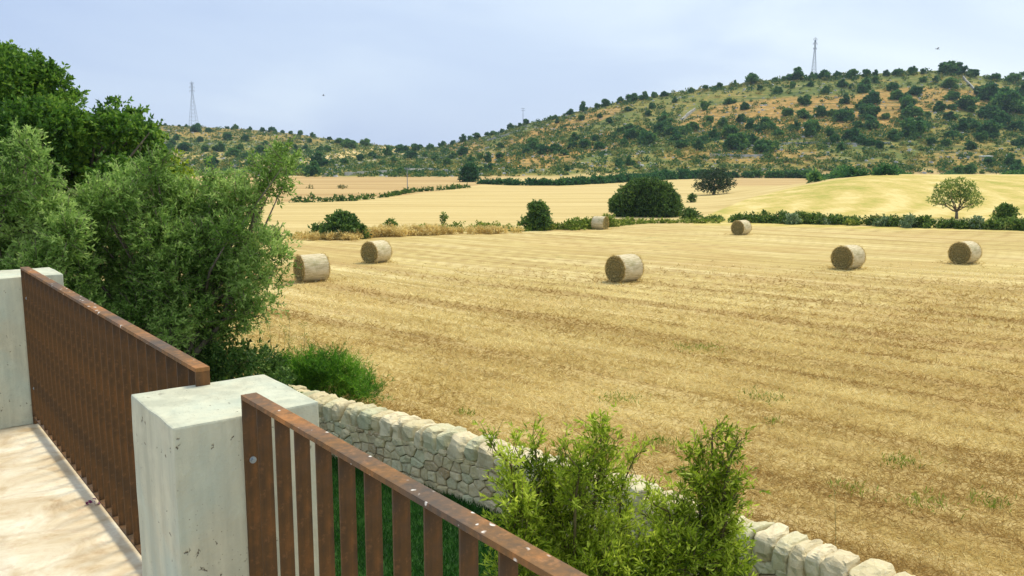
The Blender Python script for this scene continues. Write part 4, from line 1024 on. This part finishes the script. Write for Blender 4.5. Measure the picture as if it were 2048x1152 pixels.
HT = """1505 164 32 r;1550 154 12 r;1568 153 14 r;1595 157 38 r;1625 154 16 r;1645 154 32 r;1672 154 22 r;1705 152 24 r;1733 149 20 r;1750 148 14 r;1773 145 16 r;1797 145 26 r;1826 145 20 r;1845 144 12 r;1892 146 42 r;1920 160 32 r;1945 160 28 r;1990 162 24 r;2027 164 34 r;2060 170 40 r
1263 201 30 r;1290 197 22 r;1310 193 14 r;1330 190 18 r;1240 206 16 r;1210 212 18 r;1195 217 14 r;1165 224 20 r;1140 230 18 r;1112 238 16 r;1100 240 14 r;1052 248 13 r;1040 250 10 r;1022 260 15 r;1005 263 9 r;985 268 15 r;975 272 12 r;953 276 18 r;940 280 14 r;925 286 16 r;905 290 14 r;885 293 18 r;1380 182 16 r;1410 178 14 r;1440 173 16 r;1470 169 12 r
1557 186 18 u;1460 207 26 u;1490 219 22 u;1410 220 20 u;1608 209 32 u;1650 188 18 u;1686 173 24 u;1703 177 14 u;1730 168 24 u;1752 165 16 u;1728 185 34 u;1692 207 24 u;1742 208 36 u;1797 198 36 u;1785 181 26 u;1900 177 32 u;1845 164 18 u;1870 165 16 u;1830 190 30 u;1985 200 60 u;2015 225 70 u;1935 220 46 u;1960 190 34 u;2045 195 40 u;1905 200 32 u;1975 235 50 u;1620 172 16 u;1585 176 14 u;1520 180 14 u;1350 205 14 u;1306 216 16 u;1257 222 18 u;1220 246 16 u;1200 236 12 u;1163 240 20 u;1115 246 12 u;1118 272 16 u;1082 268 12 u;1330 232 14 u;1297 232 14 u
1462 276 44 m;1500 260 30 m;1535 262 44 m;1555 275 30 m;1608 236 34 m;1640 234 28 m;1575 232 30 m;1445 255 24 m;1480 245 20 m;1690 242 46 m;1665 232 26 m;1738 236 46 m;1770 238 20 m;1718 220 20 m;1745 258 36 m;1712 256 30 m;1820 236 50 m;1812 220 36 m;1855 235 18 m;1880 222 30 m;1900 240 30 m;1903 218 24 m;1935 250 30 m;1620 272 42 m;1660 272 24 m;1590 262 20 m;1240 268 20 m;1262 262 36 m;1280 275 30 m;1264 280 32 m;1296 289 44 m;1330 254 36 m;1320 268 30 m;1345 272 34 m;1370 268 30 m;1385 262 24 m;1362 296 34 m;1395 300 28 m;1405 286 24 m;1350 282 28 m;1219 284 16 m;1190 286 20 m;1170 296 30 m;1150 284 24 m;1145 300 22 m;1200 298 26 m;1250 292 20 m;1065 292 26 m;1088 308 30 m;1070 302 26 m;1052 308 22 m;1110 304 30 m;1130 310 20 m;1000 298 16 m;1420 245 20 m;1430 278 26 m
1468 298 48 l;1528 303 52 l;1500 290 36 l;1550 300 20 l;1825 275 58 l;1790 280 30 l;1838 258 40 l;1905 278 40 l;1945 262 40 l;1982 274 50 l;1962 282 30 l;1925 262 34 l;1700 280 36 l;1740 290 30 l;1720 288 26 l;1668 288 24 l;1760 296 20 l;2000 255 40 l;2030 262 30 l;2040 290 36 l;1890 292 20 l;1860 290 22 l;1237 332 20 l;1258 330 20 l;1135 342 14 l;1400 318 16 l;1350 325 14 l;1940 300 24 l;1980 330 30 l;2020 330 34 l;1680 300 20 l
980 340 26 s;962 345 20 s;895 330 16 s;870 322 22 s;905 318 22 s;925 310 26 s;890 306 20 s;860 300 16 s;830 303 20 s;805 305 34 s;775 312 26 s;822 318 30 s;800 348 26 s;747 317 22 s;720 322 18 s;690 330 20 s;640 333 36 s;663 332 14 s;605 336 10 s;700 296 34 s;680 290 22 s;730 292 26 s;745 288 14 s;770 290 18 s;840 296 14 s;940 326 22 s;960 318 14 s;850 315 16 s;630 352 34 s;615 346 20 s;765 330 18 s;790 326 18 s;1000 318 20 s;1015 340 12 s;975 325 20 s
330 249 8 w;358 250 8 w;372 250 8 w;396 251 12 w;455 255 9 w;500 260 10 w;526 262 10 w;545 266 20 w;565 268 10 w;582 270 10 w;600 272 14 w;626 275 12 w;658 281 10 w;693 287 14 w;352 280 16 w;400 284 14 w;455 280 26 w;470 262 14 w;390 264 24 w;418 264 16 w;340 300 22 w;370 302 30 w;410 303 20 w;440 303 20 w;465 314 34 w;495 318 30 w;500 330 20 w;420 333 36 w;370 332 14 w;480 300 16 w;490 283 20 w;530 290 16 w;560 300 16 w;345 290 14 w;430 302 14 w;590 300 14 w;610 300 16 w;640 300 14 w;655 304 18 w;520 305 20 w;550 312 22 w;580 286 12 w;620 285 10 w"""
LAB = dict(r=('on the right skyline', 'trees on the skyline of the right hill'),
           u=('on the upper slope, right hill', 'trees on the upper slope of the right hill'),
           m=('in the middle tree band', 'trees across the middle of the right hill'),
           l=('on the lower slope, right hill', 'trees on the lower slope of the right hill'),
           s=('in the saddle between the hills', 'trees in the saddle between the hills'),
           w=('on the low left hill', 'trees on the low left hill'))
SECT = [(460, 'behind the olive'), (560, 'right of the pylon'), (720, 'above the two left bales'), (880, 'left of the round dark tree'), (1000, 'above the round dark tree'), (1150, 'above the small bushy tree'), (1250, 'left above the domed tree'), (1340, 'above the domed tree'),
        (1480, 'above the pine'), (1580, 'left of the mast'), (1680, 'below the mast'), (1780, 'right of the mast'), (1860, 'left of the summit'), (1930, 'at the summit'), (9999, 'near the right edge')]
ORD = ['first', 'second', 'third', 'fourth', 'fifth', 'sixth', 'seventh', 'eighth', 'ninth', 'tenth', 'eleventh', 'twelfth', 'thirteenth', 'fourteenth', 'fifteenth', 'sixteenth', 'seventeenth', 'eighteenth', 'nineteenth', 'twentieth']
HTREES = []
cnt = 0
placed = []
def put_tree(u, v, w, code):
    global cnt
    if code == 'r':
        uu = u; Y = float(np.interp(uu, UY, YR))-6; g = on_ground(u, Y)
        _, vg = proj(*g)
    elif code == 'w' and v < 290 and abs(v-np.interp(u, UR, VR)) < 5:
        Y = float(np.interp(u, UY, YR))-6; g = on_ground(u, Y)
    else: g = ground_at(u, v)
    W = w/F*g[1]*1.02
    o = bpy.data.objects.new('hill_tree', HP[cnt % 6]); link(o); o.location = (g[0], g[1], g[2]-.04*W)
    o.scale = (W*random.uniform(.95, 1.1), W, W*random.uniform(.75, 1.05)*(1.1 if w < 22 else .95)); o.rotation_euler = (0, 0, random.uniform(0, 6.28))
    HTREES.append((u, v, w, code, o)); cnt += 1; placed.append((u, v))
for ln in HT.replace('\n', ';').split(';'):
    a = ln.split(); put_tree(float(a[0]), float(a[1]), float(a[2]), a[3])
_g = {}
for t_ in HTREES:
    sec = next(q for lim, q in SECT if t_[0] < lim); size = 'large' if t_[2] >= 36 else 'small' if t_[2] < 20 else 'mid-sized'
    _g.setdefault((size, sec, t_[3]), []).append(t_)
for (size, sec, code), lst in _g.items():
    lst.sort(key=lambda q: q[0])
    for i, q in enumerate(lst):
        core = f'{size} tree {LAB[code][0]}, {sec}'.replace('right hill, ', 'hill, ')
        tag(q[4], core if len(lst) == 1 else f'{ORD[i]} {core}', 'tree', LAB[code][1])
# smaller scrub between the trees: nobody could count it
def hill_scrub():
    cl = []; rc = []
    tries = 0
    while len(cl) < 8200 and tries < 120000:
        tries += 1
        u = rng.uniform(280, 2100); vr_ = np.interp(u, UR, VR); v = rng.uniform(vr_+1, 354)
        n_ = .5+.5*noise.noise(Vector((u*.018, v*.06, 3.3)))+.25*noise.noise(Vector((u*.06, v*.2, 9)))
        dens = .30+.9*max(0, n_-.42)
        if u < 960: dens += .10
        if 1380 < u < 1800 and 190 < v < 235: dens *= .45
        bandy = math.exp(-((v-(272-.02*(u-1400)))/24)**2) if u > 1020 else 0
        dens += .28*bandy; big_ = 1+.75*bandy*random.random()+(.8*random.random() if v < vr_+9 and u > 1200 else 0)
        if v < vr_+12: dens += .35
        if random.random() > dens: continue
        g = ground_at(u, v)
        if g[1] < YF+4: continue
        if random.random() < .13: rc.append((*g, random.uniform(.25, .8))); continue
        r_ = random.choice([.45, .7, 1.0, 1.5])*random.uniform(.7, 1.2)*big_
        cl.append((g[0], g[1], g[2]+r_*.35, r_))
    Ps = []; Ds = []; Ts = []; Ls = []
    for x, y, z, r_ in cl:
        n = int(16+14*r_); d = unit(rng.normal(size=(n, 3)))*[1.25, 1.25, .7]
        Ps.append(np.array([x, y, z])+d*r_*rng.uniform(.4, 1, (n, 1))); Ds.append(unit(rng.normal(size=(n, 3))+[0, 0, .3])); b = rng.normal(.45, .22); Ts.append(np.clip(rng.normal(b, .15, n), 0, 1)); Ls.append(np.full(n, .35+.28*r_))
    P = np.concatenate(Ps); L_ = np.concatenate(Ls)
    V, Fc, T = leaves(P, np.concatenate(Ds), L_*rng.uniform(.7, 1.3, len(P)), L_*.8, np.concatenate(Ts))
    tag(mesh_np('hill_scrub', V, Fc, M_scrub, tint=T), 'low green and dry scrub covering both hills between the trees', 'scrub', kind='stuff')
    for _ in range(700):
        u = rng.uniform(300, 2060); vr_ = np.interp(u, UR, VR); g = ground_at(u, rng.uniform(vr_+2, 345))
        if g[1] > YF+4: rc.append((*g, random.uniform(.2, .7)))
    mb = MB()
    for x, y, z, r_ in rc:
        q = [Vector(((math.cos(a)*r_*random.uniform(.8, 1.8)), math.sin(a)*r_*random.uniform(.7, 1.2), 0)) for a in (0, 1.2, 2.5, 3.7, 5)]
        base = [(x+k_.x, y+k_.y, z-.1) for k_ in q]; top = [(x+k_.x*.6, y+k_.y*.6, z+r_*random.uniform(.5, .9)) for k_ in q]
        mb.add(base+top, [[5, 6, 7, 8, 9]]+[[i, (i+1) % 5, 5+(i+1) % 5, 5+i] for i in range(5)], random.random())
    rk = mb.build('limestone_rocks', M_rock); tag(rk, 'pale limestone rocks scattered over the hillsides', 'rocks', kind='stuff')
M_scrub = leaf_mat('scrub_leaves', (.030, .11, .030), (.10, .19, .038), (.38, .31, .08), .25, .8, .05)
_r = Mat('hill_rock'); _r.color(_r.ramp(_r.noise(.6, 3), [(.35, (.30, .30, .28)), (.65, (.52, .51, .47))])); M_rock = _r.m
hill_scrub()

# dry stone field walls and terraces on the hills
def far_wall(pts, h, label):
    P3 = [ground_at(u, v) for u, v in pts]; base = P3[0]; mb = MB()
    fine = []
    for a, b in zip(P3[:-1], P3[1:]):
        n = max(1, int(np.linalg.norm(b-a)/3))
        for k_ in range(n):
            q = a+(b-a)*k_/n; fine.append([q[0], q[1]])
    fine.append(list(P3[-1][:2]))
    for a, b in zip(fine[:-1], fine[1:]):
        a = np.array(a); b = np.array(b); d = unit(b-a); n_ = np.array([-d[1], d[0]])*.35; za, zb_ = float(gz(*a)), float(gz(*b)); ha, hb = h*random.uniform(.8, 1.15), h*random.uniform(.8, 1.15)
        V = [(*(a-n_), za-.3), (*(b-n_), zb_-.3), (*(b+n_), zb_-.3), (*(a+n_), za-.3), (*(a-n_*.7), za+ha), (*(b-n_*.7), zb_+ha), (*(b+n_*.7), zb_+ha), (*(a+n_*.7), za+ha)]
        mb.add([np.array(q)-base for q in V], [[4, 5, 6, 7], [0, 1, 5, 4], [1, 2, 6, 5], [2, 3, 7, 6], [3, 0, 4, 7]], random.random())
    o = mb.build('field_wall', M_rock); o.location = tuple(base); tag(o, label, 'stone wall', 'dry stone walls on the hills')
far_wall([(1926, 157), (1945, 178), (1966, 200)], 1.3, 'pale straight wall running down the right hill from near its summit')
far_wall([(1364, 242), (1378, 230), (1390, 221)], 1.3, 'short pale wall climbing the right hill above the band of trees')
far_wall([(690, 351), (740, 348), (800, 345), (850, 341), (900, 346)], 1.1, 'long low pale wall in the valley left of the round dark tree')
far_wall([(1040, 262), (1010, 272), (975, 282)], .9, 'pale wall descending from the small T-shaped pole')
far_wall([(1975, 222), (2010, 222), (2060, 224)], 1.2, 'pale wall crossing the right hill at the right edge of the photo')
far_wall([(1560, 290), (1640, 287), (1720, 289), (1780, 288)], .8, 'low terrace wall across the middle of the right hill')
far_wall([(840, 318), (870, 316), (905, 318)], .9, 'short pale wall among the trees of the saddle')
far_wall([(1420, 312), (1480, 314), (1530, 312)], .8, 'low terrace wall below the band of trees on the right hill')

# ------------------------------------------------------------------ masts, poles, shelter, birds
M_steel = Mat('galvanised_steel', .6, .4); M_steel.color((.22, .25, .30)); M_steel = M_steel.m
def lattice(name, label, u, vb, vt, wb_, Y, wt=.5, arms=(), code='tower'):
    g = on_ground(u, Y); top = at_y(u, vt, Y)[2]; Hh = top-g[2]; root = empty(name, g); mb = MB()
    def cor(z):
        w_ = max(wt, wb_*(1-z/(Hh*.72))+wt*(z/(Hh*.72))) if z < Hh*.72 else wt; return [np.array([a*w_/2, b*w_/2, z]) for a, b in ((-1, -1), (1, -1), (1, 1), (-1, 1))]
    zs = list(np.linspace(-.5, Hh*.94, 13))
    for i in range(12):
        a, b = cor(zs[i]), cor(zs[i+1])
        for j in range(4):
            mb.tube([a[j], b[j]], [.09, .09], 4); mb.tube([a[j], b[(j+1) % 4]], [.045, .045], 3); mb.tube([b[j], b[(j+1) % 4]], [.045, .045], 3)
    mb.tube([(0, 0, Hh*.9), (0, 0, Hh)], [.12, .06], 5)
    mb.build('lattice_body', M_steel, root)
    for z, w_ in arms:
        m2 = MB(); z *= Hh; m2.tube([(-w_, 0, z), (w_, 0, z)], [.1, .1], 5); m2.tube([(-w_, 0, z), (0, 0, z+.9)], [.05, .05], 4); m2.tube([(w_, 0, z), (0, 0, z+.9)], [.05, .05], 4)
        for s_ in (-w_, w_): m2.tube([(s_, 0, z-.8), (s_, 0, z)], [.14, .14], 5)
        m2.build('cross_arm', M_steel, root)
    tag(root, label, code); return root
lattice('lattice_mast', 'slim grey lattice mast on top of the right hill', 1627, 152, 75, 2.6, 514, .6, ((.86, 1.1), (.97, .9), (.74, .9)), 'mast')
lattice('lattice_mast', 'tall faint lattice pylon on the low left hill', 388, 252, 161, 6.0, 690, 1.0, ((.78, 2.0), (.86, 2.0), (.95, 1.4)), 'pylon')
def pole(label, u, vb, vt, Y=None, arms=1, w_=1.0, r_=.12):
    g = ground_at(u, vb) if Y is None else on_ground(u, Y); top = at_y(u, vt, g[1])[2]-g[2]; root = empty('utility_pole', g)
    mb = MB(); mb.tube([(0, 0, -.3), (0, 0, top)], [r_, r_*.7], 8); mb.build('shaft', M_steel, root)
    for i in range(arms):
        m2 = MB(); z = top-.35-i*1.2; m2.box((-w_, -.06, z), (2*w_, 0, 0), (0, .12, 0), (0, 0, .12))
        for x in (-w_*.9, 0, w_*.9): m2.tube([(x, 0, z+.12), (x, 0, z+.4)], [.07, .05], 5)
        m2.build('cross_arm', M_steel, root)
    tag(root, label, 'utility pole')
pole('small T-shaped pole on the left shoulder of the right hill', 1046, 248, 216, Y=float(np.interp(1046, UY, YR))-8, arms=2, w_=1.3, r_=.16)
pole('thin pole standing in the far field left of the round dark tree', 815, 386, 335, arms=1, w_=.5, r_=.09)
pole('thin pale pole behind the right side of the olive tree', 471, 352, 328, arms=1, w_=.6, r_=.10)
# the low shelter
g = ground_at(1971, 322); root = empty('field_shelter', g); sc_ = g[1]/F
M_white = Mat('pale_sheet_roof', .6); M_white.color((.55, .60, .56)); M_white = M_white.m
mb = MB(); mb.box((-11*sc_, -1.2, 1.45), (22*sc_, 0, 0), (0, 2.4, .12), (0, 0, .28)); mb.build('roof', M_white, root)
mb = MB()
for x in (-9*sc_, 0, 9*sc_):
    for y in (-1, 1): mb.box((x, y, -.2), (.14, 0, 0), (0, .14, 0), (0, 0, 1.66))
mb.build('frame', M_steel, root)
mb = MB(); mb.box((-7*sc_, -.5, -.1), (11*sc_, 0, 0), (0, .9, 0), (0, 0, .75)); mb.build('trough', M_white, root)
tag(root, 'small pale flat-roofed shelter low on the right hillside', 'shelter')
# birds
M_bird = Mat('bird_plumage'); M_bird.color((.03, .03, .035)); M_bird = M_bird.m
for u, v, Y, sp, lab in [(1875, 98, 120, .36, 'tiny dark bird in flight above the summit of the right hill'), (647, 191, 150, .34, 'tiny dark bird in flight above the low left hill')]:
    c0 = at_y(u, v, Y); root = empty('flying_bird', c0); bm = bmesh.new()
    bmesh.ops.create_uvsphere(bm, u_segments=12, v_segments=8, radius=.5)
    for q in bm.verts:
        y = q.co.y*2; q.co = Vector((q.co.x*.11*(1-.5*max(0, -y)), q.co.y*.42, q.co.z*.10*(1-.6*max(0, -y))))
    W_ = []
    for s_ in (-1, 1):
        pts = [(s_*.03, .08, .02), (s_*.2, .13, .12), (s_*sp, .02, .10), (s_*.22, -.03, .10), (s_*.03, -.08, .02)]
        up_ = [bm.verts.new(q) for q in pts]; dn = [bm.verts.new((q[0], q[1], q[2]-.012)) for q in pts]
        bm.faces.new(up_); bm.faces.new(dn[::-1])
        for i in range(5): bm.faces.new([up_[i], up_[(i+1) % 5], dn[(i+1) % 5], dn[i]])
    tl = [bm.verts.new(q) for q in ((-.02, -.18, 0), (.02, -.18, 0), (.06, -.33, .0), (-.06, -.33, 0))]; bm.faces.new(tl)
    bmesh.ops.recalc_face_normals(bm, faces=bm.faces)
    me = bpy.data.meshes.new('bird_body'); bm.to_mesh(me); bm.free(); me.materials.append(M_bird)
    b = link(bpy.data.objects.new('body', me), root); root.rotation_euler = (.1, .2, 1.9); tag(root, lab, 'bird')

# ------------------------------------------------------------------ air
hz = MB(); hz.box((-1900, -40, -75), (3800, 0, 0), (0, 1150, 0), (0, 0, 260))
hm = bpy.data.materials.new('haze_air'); hm.use_nodes = True; hn = hm.node_tree; hn.nodes.clear()
ho = hn.nodes.new('ShaderNodeOutputMaterial'); hv = hn.nodes.new('ShaderNodeVolumePrincipled')
hv.inputs['Color'].default_value = (.62, .78, 1, 1); hv.inputs['Density'].default_value = .00013; hv.inputs['Anisotropy'].default_value = .2
hn.links.new(hv.outputs[0], ho.inputs['Volume'])
HAZE = True
if HAZE:
    h = mesh_np('haze', hz.v, hz.f, hm); tag(h, 'thin bluish air over the whole valley', 'haze', kind='stuff')
